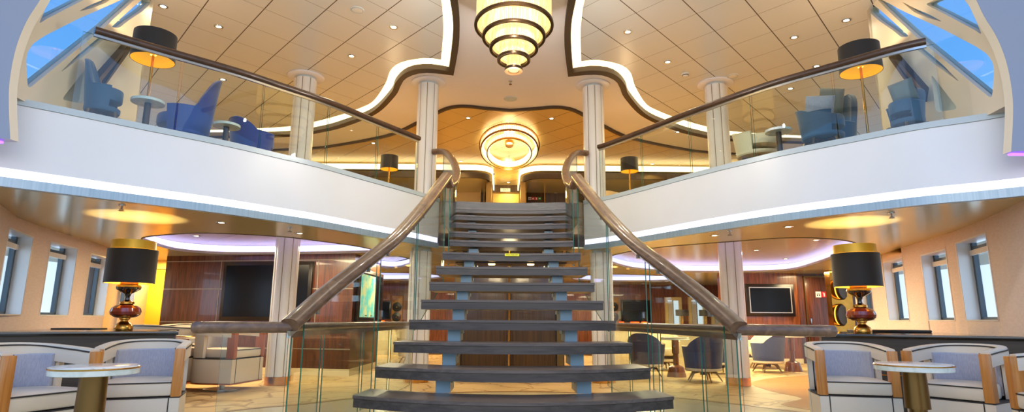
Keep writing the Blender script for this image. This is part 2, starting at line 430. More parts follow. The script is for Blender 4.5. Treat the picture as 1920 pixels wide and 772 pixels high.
# ------------------------------------------------------------------ lower ceiling with lit recesses
recL = smooth([(-5.04, 8.07, 0), (-4.36, 7.66, 0), (-3.84, 7.56, 0), (-3.11, 7.81, 0), (-2.69, 8.27, 0), (-2.26, 8.95, 0), (-2.2, 9.5, 0), (-2.7, 9.72, 0), (-3.6, 9.9, 0), (-4.8, 10.0, 0), (-5.35, 9.6, 0), (-5.3, 8.8, 0)], 6, True)
recR = smooth([(4.76, 8.02, 0), (4.07, 7.60, 0), (3.53, 7.62, 0), (3.10, 7.95, 0), (2.63, 8.32, 0), (2.26, 8.66, 0), (1.9, 9.3, 0), (1.72, 10.2, 0), (1.95, 11.1, 0), (2.8, 12.5, 0), (4.0, 13.1, 0), (5.2, 13.0, 0), (5.95, 12.5, 0), (5.75, 10.9, 0), (5.25, 9.0, 0)], 6, True)
recS = smooth([(-2.55, 10.7, 0), (-2.0, 10.2, 0), (-1.8, 10.7, 0), (-1.85, 11.4, 0), (-2.45, 12.6, 0), (-2.75, 11.9, 0)], 6, True)
recT = smooth([(2.2, 14.0, 0), (3.6, 14.2, 0), (4.6, 15.0, 0), (4.2, 16.2, 0), (2.6, 16.4, 0), (1.7, 15.4, 0)], 6, True)
recU = smooth([(-4.6, 14.0, 0), (-2.2, 14.0, 0), (-1.7, 15.2, 0), (-2.6, 16.4, 0), (-4.4, 16.4, 0)], 6, True)
recs = dict(left=recL, right=recR, small=recS, rear_right=recT, rear_left=recU)
lower = [(p.x, p.y + .05) for p in CL] + [(p[0], p[1] + .03) for p in stair_top] + [(p.x, p.y + .05) for p in reversed(CR)] + [(9, 4.2), (9, 18.6), (-9, 18.6), (-9, 4.2)]
struct(plate('ceiling_lower', lower, [[(p.x, p.y) for p in r] for r in recs.values()], CZ, CZ + .02, 'ceiling_gloss'))
for nm, r in recs.items():
    ring = [(p.x, p.y, 0) for p in r]
    area = sum(a[0] * c[1] - c[0] * a[1] for a, c in zip(ring, ring[1:] + ring[:1]))
    s = 1 if area > 0 else -1
    b = MB(); b.sweep(ring, [(s * .0, CZ - .006), (s * .025, CZ - .006), (s * .025, CZ + .035), (0, CZ + .035)], closed=True, mats=[0, 0, 0, 1])
    struct(b.build('trim_recess_' + nm, ['dark_lip', 'white_panel']))
    b = MB(); b.sweep(ring, [(s * .10, CZ + .045), (s * .10, CZ + .15), (s * .12, CZ + .15), (s * .12, CZ + .045)], closed=True)
    struct(b.build('trim_recess_light_' + nm, 'cove_violet'))
    cc = sum((Vector(p) for p in ring), Vector()) / len(ring)
    b = MB(); b.prism([(cc.x + (p[0] - cc.x) * 1.1, cc.y + (p[1] - cc.y) * 1.1) for p in ring], CZ + .155, CZ + .18)
    struct(b.build('ceiling_recess_' + nm, 'tile_recess' if nm == 'left' else 'recess_panel'))

# ------------------------------------------------------------------ upper ceiling, cove
A1 = [(-1.5, 3.0), (-1.05, 4.6), (-.89, 5.6), (-.871, 6.511), (-.90, 7.05), (-.94, 7.44), (-1.046, 8.175)]
A2 = [(-1.046, 8.175), (-1.229, 8.123), (-1.431, 8.166), (-1.678, 8.30), (-1.867, 8.567), (-2.056, 9.101), (-2.391, 9.831), (-2.66, 10.171), (-3.294, 10.693), (-4.262, 11.274), (-5.2, 11.5), (-6.8, 11.7)]
B1 = [(-1.38, 3.0), (-.93, 4.6), (-.775, 5.6), (-.757, 6.508), (-.77, 7.045), (-.838, 7.67), (-.964, 8.526)]
B2 = [(-.964, 8.526), (-1.234, 8.432), (-1.495, 8.479), (-1.697, 8.67), (-1.882, 9.02), (-2.034, 9.448), (-2.559, 10.379), (-3.222, 11.0), (-3.826, 11.43), (-4.727, 11.8), (-6.8, 11.95)]
C1 = [(-1.28, 3.0), (-.84, 4.6), (-.69, 5.6), (-.67, 6.506), (-.686, 7.043), (-.745, 7.668), (-.90, 8.65)]
C2 = [(-.90, 8.65), (-1.168, 8.573), (-1.424, 8.579), (-1.665, 8.78), (-1.8, 9.08), (-1.97, 9.53), (-2.46, 10.40), (-3.12, 11.07), (-3.76, 11.53), (-4.72, 11.92), (-6.8, 12.08)]
def pl(a, c): return resample(smooth([(p[0], p[1], 0) for p in a], 8), 28)[:-1] + resample(smooth([(p[0], p[1], 0) for p in c], 8), 56)
PA, PB, PC = pl(A1, A2), pl(B1, B2), pl(C1, C2)
TR = smooth([(0, 10.30, 0), (-.45, 10.2, 0), (-.75, 10.12, 0), (-.991, 10.14, 0), (-1.257, 10.34, 0), (-1.805, 11.04, 0), (-2.354, 11.70, 0), (-2.885, 12.1, 0), (-3.839, 12.62, 0), (-4.588, 12.9, 0), (-6.8, 13.3, 0)], 6)
WALLU = [(-4.2, 4.66), (-4.45, 6.6), (-5.2, 7.45), (-8.0, 10.6)]
def ribbon(name, p, q, zp, zq, m, thick=None):
    b = MB(); a = [b.bm.verts.new((v.x, v.y, zp)) for v in p]; c = [b.bm.verts.new((v.x, v.y, zq)) for v in q]
    for i in range(len(a) - 1): b.face([a[i], a[i + 1], c[i + 1], c[i]])
    return b.build(name, m)
for nm, s in (('left', 1), ('right', -1)):
    f = lambda P: [Vector((v.x * s, v.y, 0)) for v in P]
    a, bq, c = f(PA), f(PB), f(PC)
    tile = [(v.x, v.y) for v in a] + [(-8.2 * s, 11.7), (-8.2 * s, 10.8)] + [(p[0] * s, p[1]) for p in reversed(WALLU[1:])] + [(-4.3 * s, 5.6), (-4.0 * s, 4.9), (-3.4 * s, 4.2), (-2.4 * s, 3.3)]
    b = MB(); b.prism(tile, UC, UC + .03); struct(b.build('ceiling_' + nm, 'tile_' + nm))
    q = MB(); n = len(a)
    V = [[q.bm.verts.new((v.x, v.y, z)) for v in P] for P, z in ((a, UC + .001), (a, UC + .05), (bq, UC + .05), (bq, UC - .03))]
    for i in range(n - 1):
        q.face([V[0][i], V[0][i + 1], V[1][i + 1], V[1][i]], 1); q.face([V[1][i], V[1][i + 1], V[2][i + 1], V[2][i]], 0)
    struct(q.build('trim_cove_light_' + nm, ['cove_warm', 'white_ceiling'], fix=False))
    q = MB()
    V = [[q.bm.verts.new((v.x, v.y, z)) for v in P] for P, z in ((bq, UC - .03), (c, UC - .045), (c, UC + .06), (bq, UC + .06))]
    for i in range(n - 1):
        for j in range(4): q.face([V[j][i], V[j][i + 1], V[(j + 1) % 4][i + 1], V[(j + 1) % 4][i]])
    struct(q.build('trim_cove_' + nm, 'dark_lip'))
    q = MB(); q.sweep([(v.x * s, v.y, 0) for v in TR], [(-.035, UC - .02), (.035, UC - .02), (.035, UC + .03), (-.035, UC + .03)])
    struct(q.build('trim_ceiling_' + nm, 'dark_lip'))
cen = [(v.x, v.y) for v in PC] + [(v.x, v.y) for v in reversed(TR)] + [(-v.x, v.y) for v in TR[1:]] + [(-v.x, v.y) for v in reversed(PC)]
b = MB(); b.prism(cen, UC + .02, UC + .05); struct(b.build('ceiling_centre', 'white_ceiling'))
rear = [(v.x, v.y) for v in reversed(TR)] + [(-v.x, v.y) for v in TR[1:]] + [(9, 13.3), (9, 19), (-9, 19), (-9, 13.3)]
b = MB(); b.prism(rear, UC + .0, UC + .04); struct(b.build('ceiling_rear', 'tile_rear'))

# ------------------------------------------------------------------ upper side walls with cut-out skylights, arch panels
def wallmtx(p, q):
    d = Vector((q[0] - p[0], q[1] - p[1], 0)).normalized(); z = Vector((0, 0, 1)); n = d.cross(z)
    return Matrix(((d.x, z.x, n.x, p[0]), (d.y, z.y, n.y, p[1]), (0, 1, 0, 0), (0, 0, 0, 1)))
p0, p1 = WALLU[0], WALLU[1]
dW = Vector((p1[0] - p0[0], p1[1] - p0[1])).normalized()
def uv(x, y):
    h = on_wall(x, y, p0, p1); return ((Vector((h.x, h.y)) - Vector(p0)).dot(dW), h.z)
px = [[(37, 111), (40, 167), (190, 47), (242, 0), (265, -24), (238, -12), (216, 0), (135, 35), (71, 67), (50, 81), (40, 96)],
      [(61, 44), (84, -8), (110, -40), (170, -12), (140, 2), (77, 34)],
      [(136, 21), (160, 8), (188, -3), (215, -16), (190, 4), (165, 14)],
      [(101, 136), (133, 104), (182, 64), (195, 65), (148, 104)],
      [(199, 50), (236, 17), (256, 0), (270, -10), (283, -2), (259, 20), (229, 40), (214, 52)],
      [(104, 186), (157, 120), (146, 194)]]
def soften(P):
    out = []
    for i, p in enumerate(P):
        a, c = P[i - 1], P[(i + 1) % len(P)]; v = Vector(p)
        da, dc = Vector(a) - v, Vector(c) - v; r = min(.06, da.length * .3, dc.length * .3)
        s, e = v + da.normalized() * r, v + dc.normalized() * r
        for t in (0, .33, .66, 1): out.append(tuple(s * (1 - t) ** 2 + v * 2 * t * (1 - t) + e * t * t))
    return out
holes = [soften([uv(*p) for p in h]) for h in px]
Lw = (Vector(p1) - Vector(p0)).length
for nm, s in (('left', 1), ('right', -1)):
    mm = wallmtx(p0, p1)
    if s < 0: mm = Matrix.Scale(-1, 4, (1, 0, 0)) @ mm
    struct(plate('wall_upper_' + nm, [(-.1, UF), (Lw, UF), (Lw, UC + .3), (-.1, UC + .3)], holes, -.05, .05, 'cream_paint', mm))
    for k, h in enumerate(holes):
        gx = plate('window_%d' % (k + (1 if s > 0 else 11)), h, [], -.008, .008, 'window_glass' if k != 5 else 'frosted', mm)
        struct(gx)
    b = MB()
    for a, c in zip(WALLU[1:], WALLU[2:]): b.poly([(a[0] * s, a[1], UF), (c[0] * s, c[1], UF), (c[0] * s, c[1], UC), (a[0] * s, a[1], UC)])
    struct(b.build('wall_upper_side_' + nm, 'cream_paint'))
    # dark slanted frame on the side wall
    fr = [uv(*p) for p in [(163, 174), (160, 147), (219, 82), (226, 84), (224, 92)]]
    fi = [uv(*p) for p in [(168, 164), (167, 150), (214, 95)]]
    o = plate('window_frame_' + nm, fr, [fi], .05, .12, 'dark_bronze', mm); struct(o)
    # arch panel in front of the balcony end
    Y0 = 4.4 if s > 0 else 4.48
    ed = [(-3.70, 3.90), (-3.80, 3.62), (-3.858, 3.424), (-3.935, 3.236), (-3.981, 3.005), (-3.985, 2.734), (-3.955, 2.512), (-3.90, 2.25)]
    edg = smooth([(p[0] * s * (1.0 if s > 0 else 1.02), 0, p[1]) for p in ed], 5)
    b = MB(); outx = -5.6 * s
    fr_ = [b.bm.verts.new((v.x, Y0, v.z)) for v in edg]; bk = [b.bm.verts.new((v.x - .0 * s, Y0 + .08, v.z)) for v in edg]
    fo = [b.bm.verts.new((outx, Y0 - .45, v.z)) for v in edg]
    for i in range(len(edg) - 1):
        b.face([fr_[i], fr_[i + 1], fo[i + 1], fo[i]], 0); b.face([fr_[i], fr_[i + 1], bk[i + 1], bk[i]], 1)
    e = edg[-1]; bo = b.bm.verts.new((outx, Y0 + .08, e.z)); b.face([fr_[-1], fo[-1], bo, bk[-1]], 0)
    struct(b.build('wall_arch_' + nm, ['arch_paint', 'cream_paint']))
    b = MB(); xa, xb = sorted((-3.99 * s, -5.2 * s)); b.box(xa, xb, Y0 + .02, Y0 + .05, 2.228, 2.243)
    struct(b.build('trim_purple_light_' + nm, 'purple_led'))

# ------------------------------------------------------------------ lower window walls
WL = [(-4.35, 3.9), (-4.55, 4.6), (-5.0, 5.68), (-5.45, 6.45), (-5.69, 7.1), (-5.95, 8.07), (-6.44, 9.83), (-6.9, 11.6)]
WR = [(4.25, 4.2), (4.567, 5.081), (4.98, 5.98), (5.36, 6.98), (5.62, 7.97), (6.07, 9.5), (6.6, 11.2)]
def poly_s(P):
    L = [0]
    for a, c in zip(P, P[1:]): L.append(L[-1] + (Vector(c) - Vector(a)).length)
    return L
def at_s(P, L, t):
    j = 0
    while j < len(L) - 2 and L[j + 1] < t: j += 1
    a, c = Vector(P[j]), Vector(P[j + 1]); return a.lerp(c, (t - L[j]) / (L[j + 1] - L[j])), (c - a).normalized()
def hit_s(P, L, x, y):
    for j in range(len(P) - 1):
        h = on_wall(x, y, P[j], P[j + 1]); d = (Vector(P[j + 1]) - Vector(P[j])); t = (Vector((h.x, h.y)) - Vector(P[j])).dot(d) / d.length_squared
        if -.001 <= t <= 1.001 and h.y > 0: return L[j] + t * d.length, h.z
    return None
def window_wall(nm, P, wins, sgn, k0):
    P = [tuple(p) for p in P]; L = poly_s(P)
    W = []
    for (xa, xb, yb, yt) in wins:
        sa, sb = hit_s(P, L, xa, yb), hit_s(P, L, xb, yb)
        if sa is None: sa = (0.35, .95)
        mid = hit_s(P, L, (xa + xb) / 2, yt)
        W.append((min(sa[0], sb[0]), max(sa[0], sb[0]), .935, mid[1] if mid else 1.72))
    W.sort(); cuts = sorted(set([0, L[-1]] + L + [t for w in W for t in w[:2]]))
    b = MB()
    for a, c in zip(cuts, cuts[1:]):
        if c - a < 1e-4: continue
        pa, pc = at_s(P, L, a + 1e-6)[0], at_s(P, L, c - 1e-6)[0]
        w = next((w for w in W if w[0] - 1e-4 <= a and c <= w[1] + 1e-4), None)
        for z0, z1 in ([(0, CZ)] if not w else [(0, w[2]), (w[3], CZ)]):
            b.poly([(pa.x, pa.y, z0), (pc.x, pc.y, z0), (pc.x, pc.y, z1), (pa.x, pa.y, z1)])
    bm_ = b.bm; bmesh.ops.remove_doubles(bm_, verts=bm_.verts, dist=1e-4)
    struct(b.build('wall_' + nm, 'wall_fabric'))
    for k, w in enumerate(W):
        pa, pc = at_s(P, L, w[0])[0], at_s(P, L, w[1])[0]; d = (pc - pa).normalized(); n = Vector((d.y, -d.x))
        if n.x * sgn < 0: n = -n            # outward
        o = bpy.data.objects.new('window_%d' % (k0 + k), None); COL.objects.link(o); struct(o)
        q = lambda u, dep, z: (pa.x + d.x * u + n.x * dep, pa.y + d.y * u + n.y * dep, z)
        wd = (pc - pa).length; D = .2
        b = MB()                                              # reveal
        for (u0, u1, z0, z1) in ((0, 0, w[2], w[3]), (wd, wd, w[2], w[3])): b.poly([q(u0, 0, z0), q(u0, D, z0), q(u0, D, z1), q(u0, 0, z1)])
        for z in (w[2], w[3]): b.poly([q(0, 0, z), q(wd, 0, z), q(wd, D, z), q(0, D, z)])
        b.build('window_reveal', 'white_panel', o)
        b = MB()                                              # frame bars
        for (u0, u1, z0, z1) in ((0, .05, w[2], w[3]), (wd - .05, wd, w[2], w[3]), (0, wd, w[2], w[2] + .03), (0, wd, w[3] - .1, w[3] - .05)):
            V = [b.bm.verts.new(q(u, e, z)) for e in (D - .06, D - .01) for u, z in ((u0, z0), (u1, z0), (u1, z1), (u0, z1))]
            for f in ((0, 1, 2, 3), (4, 7, 6, 5), (0, 4, 5, 1), (1, 5, 6, 2), (2, 6, 7, 3), (3, 7, 4, 0)): b.face([V[i] for i in f])
        b.build('window_frame', 'window_frame', o)
        b = MB()
        V = [b.bm.verts.new(q(u, e, z)) for e in (D - .085, D - .06) for u, z in ((.01, w[3] - .15), (wd - .01, w[3] - .15), (wd - .01, w[3] - .09), (.01, w[3] - .09))]
        for f in ((0, 1, 2, 3), (4, 7, 6, 5), (0, 4, 5, 1), (1, 5, 6, 2), (2, 6, 7, 3), (3, 7, 4, 0)): b.face([V[i] for i in f])
        b.build('blind_box', 'blind', o)
        b = MB(); b.poly([q(0, D - .03, w[2]), q(wd, D - .03, w[2]), q(wd, D - .03, w[3]), q(0, D - .03, w[3])]); b.build('pane', 'window_glass', o)
        c_ = q(wd / 2, D + .25, (w[2] + w[3]) / 2); light('daylight', 'AREA', c_, 5, (206, 228, 255), wd, (Vector((-n.x, -n.y, 0))).to_track_quat('-Z', 'Y').to_euler(), sy=w[3] - w[2])
        b = MB()                                              # bright casing line round the opening
        for (u0, u1, z0, z1) in ((-.015, .0, w[2] - .015, w[3] + .015), (wd, wd + .015, w[2] - .015, w[3] + .015), (-.015, wd + .015, w[2] - .015, w[2]), (-.015, wd + .015, w[3], w[3] + .015)):
            b.poly([q(u0, -.006, z0), q(u1, -.006, z0), q(u1, -.006, z1), q(u0, -.006, z1)])
        b.build('casing', 'white_panel', o)
window_wall('left', WL, [(-12, 37, 600, 425), (73, 126, 597, 455), (154, 194, 594, 477), (220, 246, 594, 492)], -1, 21)
window_wall('right', WR, [(1812, 1872, 597, 440), (1742, 1790, 597, 470), (1667, 1705, 595, 485), (1612, 1640, 595, 496)], 1, 31)

# ------------------------------------------------------------------ lower inner walls
# walnut block on the left with TV and screen
WB = [(-6.05, 10.45), (-2.575, 9.83), (-2.50, 11.6), (-6.05, 11.9)]
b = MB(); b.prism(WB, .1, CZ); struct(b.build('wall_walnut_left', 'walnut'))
ins_ = [(-6.0, 10.49), (-2.61, 9.87), (-2.54, 11.55), (-6.0, 11.85)]
b = MB(); b.prism([(-6.05, 10.44), (-2.565, 9.815), (-2.49, 11.6), (-6.05, 11.9)], 0, .11); struct(b.build('baseboard_left', 'plinth_cream'))
dB = (Vector(WB[1]) - Vector(WB[0])).normalized(); aB = math.atan2(dB.y, dB.x)
def wb(x, y):
    h = on_wall(x, y, WB[0], WB[1]); return (Vector((h.x, h.y)) - Vector(WB[0])).dot(dB), h.z
o = bpy.data.objects.new('trim_walnut_joints', None); COL.objects.link(o); struct(o); o.location = (WB[0][0], WB[0][1], 0); o.rotation_euler = (0, 0, aB)
for z in (1.88, 1.40, .84, .42): 
    b = MB(); b.box(0, 3.53, -.006, .01, z - .007, z + .007); b.build('joint', 'grey_line', o)
for xx in (wb(411, 560)[0] - .02, wb(590, 560)[0] + .03):
    b = MB(); b.box(xx - .005, xx + .005, -.006, .01, .84, 1.88); b.build('joint', 'grey_line', o)
def tv(label, loc, rz, w, h, bez, frame='screen_frame', rim=None):
    t = thing('television', label, 'television', loc, rz)
    b = MB(); b.box(-w / 2, w / 2, -.06, 0, -h / 2, h / 2, bev=.006); b.build('housing', frame, t)
    b = MB(); b.box(-w / 2 + bez, w / 2 - bez, -.064, -.05, -h / 2 + bez, h / 2 - bez); b.build('screen', 'screen', t)
    if rim:
        x, z = w / 2 - bez, h / 2 - bez
        b = MB(); b.sweep([(-x, 0, -z), (x, 0, -z), (x, 0, z), (-x, 0, z)], [(0, 0)] * 3) if False else None
        b = MB()
        for (x0, x1, z0, z1) in ((-x, x, z, z + .02), (-x, x, -z - .02, -z), (-x - .02, -x, -z - .02, z + .02), (x, x + .02, -z - .02, z + .02)): b.box(x0, x1, -.072, -.05, z0, z1)
        b.build('bezel', rim, t)
    return t
u0, z0 = wb(414, 600); u1, z1 = wb(590, 490)
cpt = Vector(WB[0]) + dB * ((u0 + u1) / 2)
tv('large black wall television in the walnut wall left of the stairs', (cpt.x, cpt.y - .002, (z0 + z1) / 2), aB, abs(u1 - u0), abs(z1 - z0), .06)
# touch screen on the receding face
q0, q1 = WB[1], WB[2]
ha, hb = on_wall(668, 560, q0, q1), on_wall(711, 560, q0, q1)
zc, zh = (on_wall(690, 514, q0, q1).z + on_wall(690, 600, q0, q1).z) / 2, abs(on_wall(690, 514, q0, q1).z - on_wall(690, 600, q0, q1).z)
t = thing('touch_screen', 'tall lit map screen in a dark frame on the side of the walnut wall', 'screen', ((ha.x + hb.x) / 2 + .004, (ha.y + hb.y) / 2, zc), math.atan2(q1[1] - q0[1], q1[0] - q0[0]))
w = (ha - hb).length
b = MB(); b.box(-w / 2 - .05, w / 2 + .05, -.05, 0, -zh / 2 - .06, zh / 2 + .06, bev=.005); b.build('frame', 'dark_bronze', t)
b = MB(); b.box(-w / 2, w / 2, -.055, -.04, -zh / 2, zh / 2); b.build('display', 'screen', t)
b = MB(); b.box(-w / 2 + .04, w / 2 * .3, -.058, -.045, -zh / 2 + .05, zh / 2 - .03); b.build('map', 'map_screen', t)
for k in (-.55, -.1):
    b = MB(); b.box(w * k * .5 + .02, w * k * .5 + .14, -.06, -.045, -zh / 2 + .07, -zh / 2 + .085); b.build('screen_button', 'black_plastic', t)
# yellow door / passage at far left
b = MB(); b.box(-9, -5.4, 12.0, 12.2, 0, CZ); struct(b.build('wall_rear_left', 'walnut'))
d0, d1 = atd(284, 505, 11.3), atd(336, 618, 11.3)
t = bpy.data.objects.new('door_1', None); COL.objects.link(t); struct(t); t.location = ((d0.x + d1.x) / 2, 11.3, 0)
wd = 1.0
b = MB(); b.box(-wd / 2, wd / 2, 0, .05, 0, d0.z, bev=.004); b.build('door_leaf', 'door_yellow', t)
b = MB(); b.box(-wd / 2 - .22, -wd / 2, -.05, .08, 0, d0.z + .02); b.box(-wd / 2 - .3, -wd / 2 - .25, -.06, .08, 0, d0.z + .02); b.box(-wd / 2 - .3, wd / 2 + .1, -.04, .09, d0.z + .01, CZ); b.build('door_frame', 'cream_door', t)
sg = atd(318, 540, 11.24)
g = MB(); g.box(-.085, .085, -.01, 0, -.06, .06, bev=.003); s_ = g.build('wall_sign', 'sign_plate'); s_.location = (sg.x, 11.298, sg.z); tag(s_, 'small dark plaque on the yellow door at far left', 'sign')

# elevator core behind the stairs
b = MB(); b.box(-.86, .86, 9.32, 11.2, .0, CZ); struct(b.build('wall_lift_core', 'dark_veneer'))
b = MB(); b.box(-.8, .8, 9.24, 9.34, 0, .12); struct(b.build('baseboard_lift', 'plinth_cream'))
for k, s in enumerate((-1, 1)):
    o = bpy.data.objects.new('door_%d' % (2 + k), None); COL.objects.link(o); struct(o)
    x0, x1 = sorted((s * .04, s * .72))
    b = MB(); b.box(x0, x1, 9.27, 9.32, .13, 1.9, bev=.006); b.build('door_leaf', 'dark_veneer', o)
    b = MB(); b.box(x0 + .06, x1 - .06, 9.262, 9.272, .82, .835); b.build('inlay', 'steel', o)
    b = MB(); b.box(s * .2 - .014, s * .2 + .014, 9.25, 9.272, .5, .528, bev=.004); b.build('door_handle', 'steel', o)
    b = MB(); b.box(min(s * .74, s * .84), max(s * .74, s * .84), 9.25, 9.33, 0, CZ); b.build('door_frame', 'bronze', o)
b = MB(); b.lathe([(.03, 0), (.03, .03), (.016, .04), (.016, 1.94), (.03, 1.97)], (0, 9.1), 20)
tag(b.build('brass_pole', 'brass'), 'slim polished brass pole standing under the stairs', 'pole')

# right walnut wall, door, TV, gold sconces
RW = [(4.95, 13.3), (6.55, 13.3), (7.9, 13.55)]
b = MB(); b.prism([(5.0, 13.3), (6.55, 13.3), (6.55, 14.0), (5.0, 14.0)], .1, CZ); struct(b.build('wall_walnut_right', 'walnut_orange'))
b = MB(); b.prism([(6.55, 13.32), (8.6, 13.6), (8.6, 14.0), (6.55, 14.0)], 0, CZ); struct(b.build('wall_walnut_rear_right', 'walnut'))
b = MB(); b.box(4.98, 6.55, 13.28, 13.4, 0, .1); struct(b.build('baseboard_right', 'plinth_cream'))
a0, a1 = atd(1396, 532, 13.28), atd(1491, 593, 13.28)
tv('framed black television on the walnut wall at right', ((a0.x + a1.x) / 2, 13.298, (a0.z + a1.z) / 2), 0, a1.x - a0.x, a0.z - a1.z, .09, rim='silver_bezel')
a0, a1 = atd(1505, 520, 13.45), atd(1562, 612, 13.45)
t = bpy.data.objects.new('door_4', None); COL.objects.link(t); struct(t); t.location = ((a0.x + a1.x) / 2, 13.40, 0); t.rotation_euler = (0, 0, math.atan2(.28, 2.05))
b = MB(); b.box(-.33, .33, -.03, .03, 0, a0.z, bev=.004); b.build('door_leaf', 'walnut', t)
b = MB()
for s in (-1, 1): b.box(s * .345 - .012, s * .345 + .012, -.04, .03, 0, a0.z + .02)
b.box(-.357, .357, -.04, .03, a0.z, a0.z + .024); b.build('door_frame', 'bronze', t)
b = MB(); b.box(-.29, -.25, -.055, -.03, .86, .98, bev=.005); b.build('door_handle', 'steel', t)
def sign_row(label, loc, rz, cols, sz):
    t = thing('safety_sign', label, 'sign', loc, rz)
    n = len(cols)
    for i, (bg, fg, kind) in enumerate(cols):
        x = (i - (n - 1) / 2) * sz * 1.06
        b = MB(); b.box(x - sz / 2, x + sz / 2, -.006, 0, -sz / 2, sz / 2); b.build('panel', bg, t)
        b = MB(); k = sz
        if kind == 'flame': b.prism([(x - .2 * k, -.3 * k), (x + .2 * k, -.3 * k), (x + .26 * k, 0), (x + .05 * k, .35 * k), (x - .05 * k, .05 * k), (x - .24 * k, .1 * k)], 0, .003)
        elif kind == 'box':
            b.box(x - .3 * k, x + .3 * k, .05 * k, .14 * k, 0, .003); b.box(x - .3 * k, x - .1 * k, -.3 * k, -.02 * k, 0, .003); b.box(x + .1 * k, x + .3 * k, -.3 * k, -.02 * k, 0, .003)
        elif kind == 'ext': b.box(x - .1 * k, x + .16 * k, -.35 * k, .2 * k, 0, .003, bev=.0); b.box(x - .22 * k, x + .08 * k, .22 * k, .3 * k, 0, .003)
        else: b.box(x - .3 * k, x + .05 * k, -.06 * k, .06 * k, 0, .003); b.prism([(x + .05 * k, -.25 * k), (x + .35 * k, 0), (x + .05 * k, .25 * k)], 0, .003)
        g = b.build('pictogram', fg, t); g.rotation_euler = (PI / 2, 0, 0); g.location = (0, -.007, 0)
    return t
p = atd(1537, 552, 13.42); sign_row('white and red sign pair on the walnut door at right', (p.x, p.y - .055, p.z), .136, [('white_plastic', 'black_plastic', 'box'), ('red_plastic', 'white_plastic', 'ext')], .13)
# gold column with round sconces
b = MB(); b.box(7.55, 7.8, 12.6, 13.5, 0, CZ)
gp = atd(1572, 560, 12.4)
b2 = MB(); b2.box(gp.x - .14, gp.x + .3, 12.4, 12.6, 0, CZ); struct(b2.build('wall_gold_pier', 'brass'))
b.bm.free()
for y in (541, 590):
    c = atd(1578, y, 12.3)
    t = thing('wall_sconce', ('round dark disc wall light on the gold pier, ' + ('half behind the lamp shade' if y < 560 else 'lower one of two')), 'wall light', (c.x, 12.4, c.z), .6, 'disc wall lights on the gold pier')
    b = MB(); b.lathe([(0, 0), (.22, 0), (.23, .02), (.20, .05), (0, .05)], n=36); o = b.build('disc', 'dark_bronze', t); o.rotation_euler = (PI / 2, 0, 0); o.location = (0, -.04, 0)
    b = MB(); b.lathe([(.19, 0), (.205, 0), (.205, .03), (.19, .03)], n=36, cap=False); o = b.build('light_ring', 'gold_glow', t); o.rotation_euler = (PI / 2, 0, 0); o.location = (0, -.005, 0)

# far lounge back wall and windows
b = MB(); b.box(-9, 9, 18.0, 18.2, 0, CZ); struct(b.build('wall_rear', 'walnut_orange'))
p, q = atd(1165, 562, 17.9), atd(1222, 603, 17.9)
tv('distant black television on the rear walnut wall right of the stairs', ((p.x + q.x) / 2, 17.99, (p.z + q.z) / 2), 0, q.x - p.x, p.z - q.z, .04)
p, q = atd(713, 564, 17.9), atd(731, 598, 17.9)
tv('narrow dark display on the rear wall seen beyond the map screen', ((p.x + q.x) / 2, 17.99, (p.z + q.z) / 2), 0, q.x - p.x, p.z - q.z, .03)
for xs, side in ((743, 'left'), (1152, 'right')):
    p = atd(xs, 577, 17.8)
    t = thing('speaker_panel', 'gold panel with two black round discs beyond the stairs, %s of them' % side, 'wall panel', (p.x, 17.98, 0))
    b = MB(); b.box(-.16, .16, -.05, 0, .0, 1.6, bev=.006); b.build('backing_panel', 'mottled_gold', t)
    for y in (575, 594):
        z = atd(xs, y, 17.8).z
        b = MB(); b.lathe([(0, 0), (.14, 0), (.14, .03), (.05, .05), (.04, .03), (0, .03)], n=28); o = b.build('disc', 'black_plastic', t); o.rotation_euler = (PI / 2, 0, 0); o.location = (0, -.05, z)
        b = MB(); b.lathe([(0, 0), (.03, 0), (.02, .02), (0, .02)], n=16); g = b.build('knob', 'brass', o); g.location = (0, 0, .035)
for k, (xa, xb) in enumerate(((1252, 1275), (1296, 1320), (1338, 1362))):
    p, q = atd(xa, 563, 17.9), atd(xb, 606, 17.9)
    o = bpy.data.objects.new('window_%d' % (41 + k), None); COL.objects.link(o); struct(o)
    zb, zt = .82, p.z
    b = MB()
    for (x0, x1, z0, z1) in ((p.x - .08, p.x, zb - .05, zt + .1), (q.x, q.x + .08, zb - .05, zt + .1), (p.x, q.x, zt, zt + .1), (p.x, q.x, zb - .05, zb)): b.box(x0, x1, 17.9, 18.0, z0, z1)
    b.build('window_frame', 'cream_door', o)
    b = MB(); b.box(p.x, q.x, 17.985, 17.995, zb, zt); b.build('pane', 'lit_pane' if 'lit_pane' in M else 'white_plastic', o)
    b = MB(); b.box((p.x + q.x) / 2 - .012, (p.x + q.x) / 2 + .012, 17.95, 17.985, zb, zt); b.build('mullion', 'window_frame', o)
    b = MB()
    for i in range(5): b.tube((p.x + .03 + .03 * i, 17.95, zb), (p.x + .03 + .03 * i, 17.95, zt - .02), .018)
    b.build('curtain', 'white_leather', o)
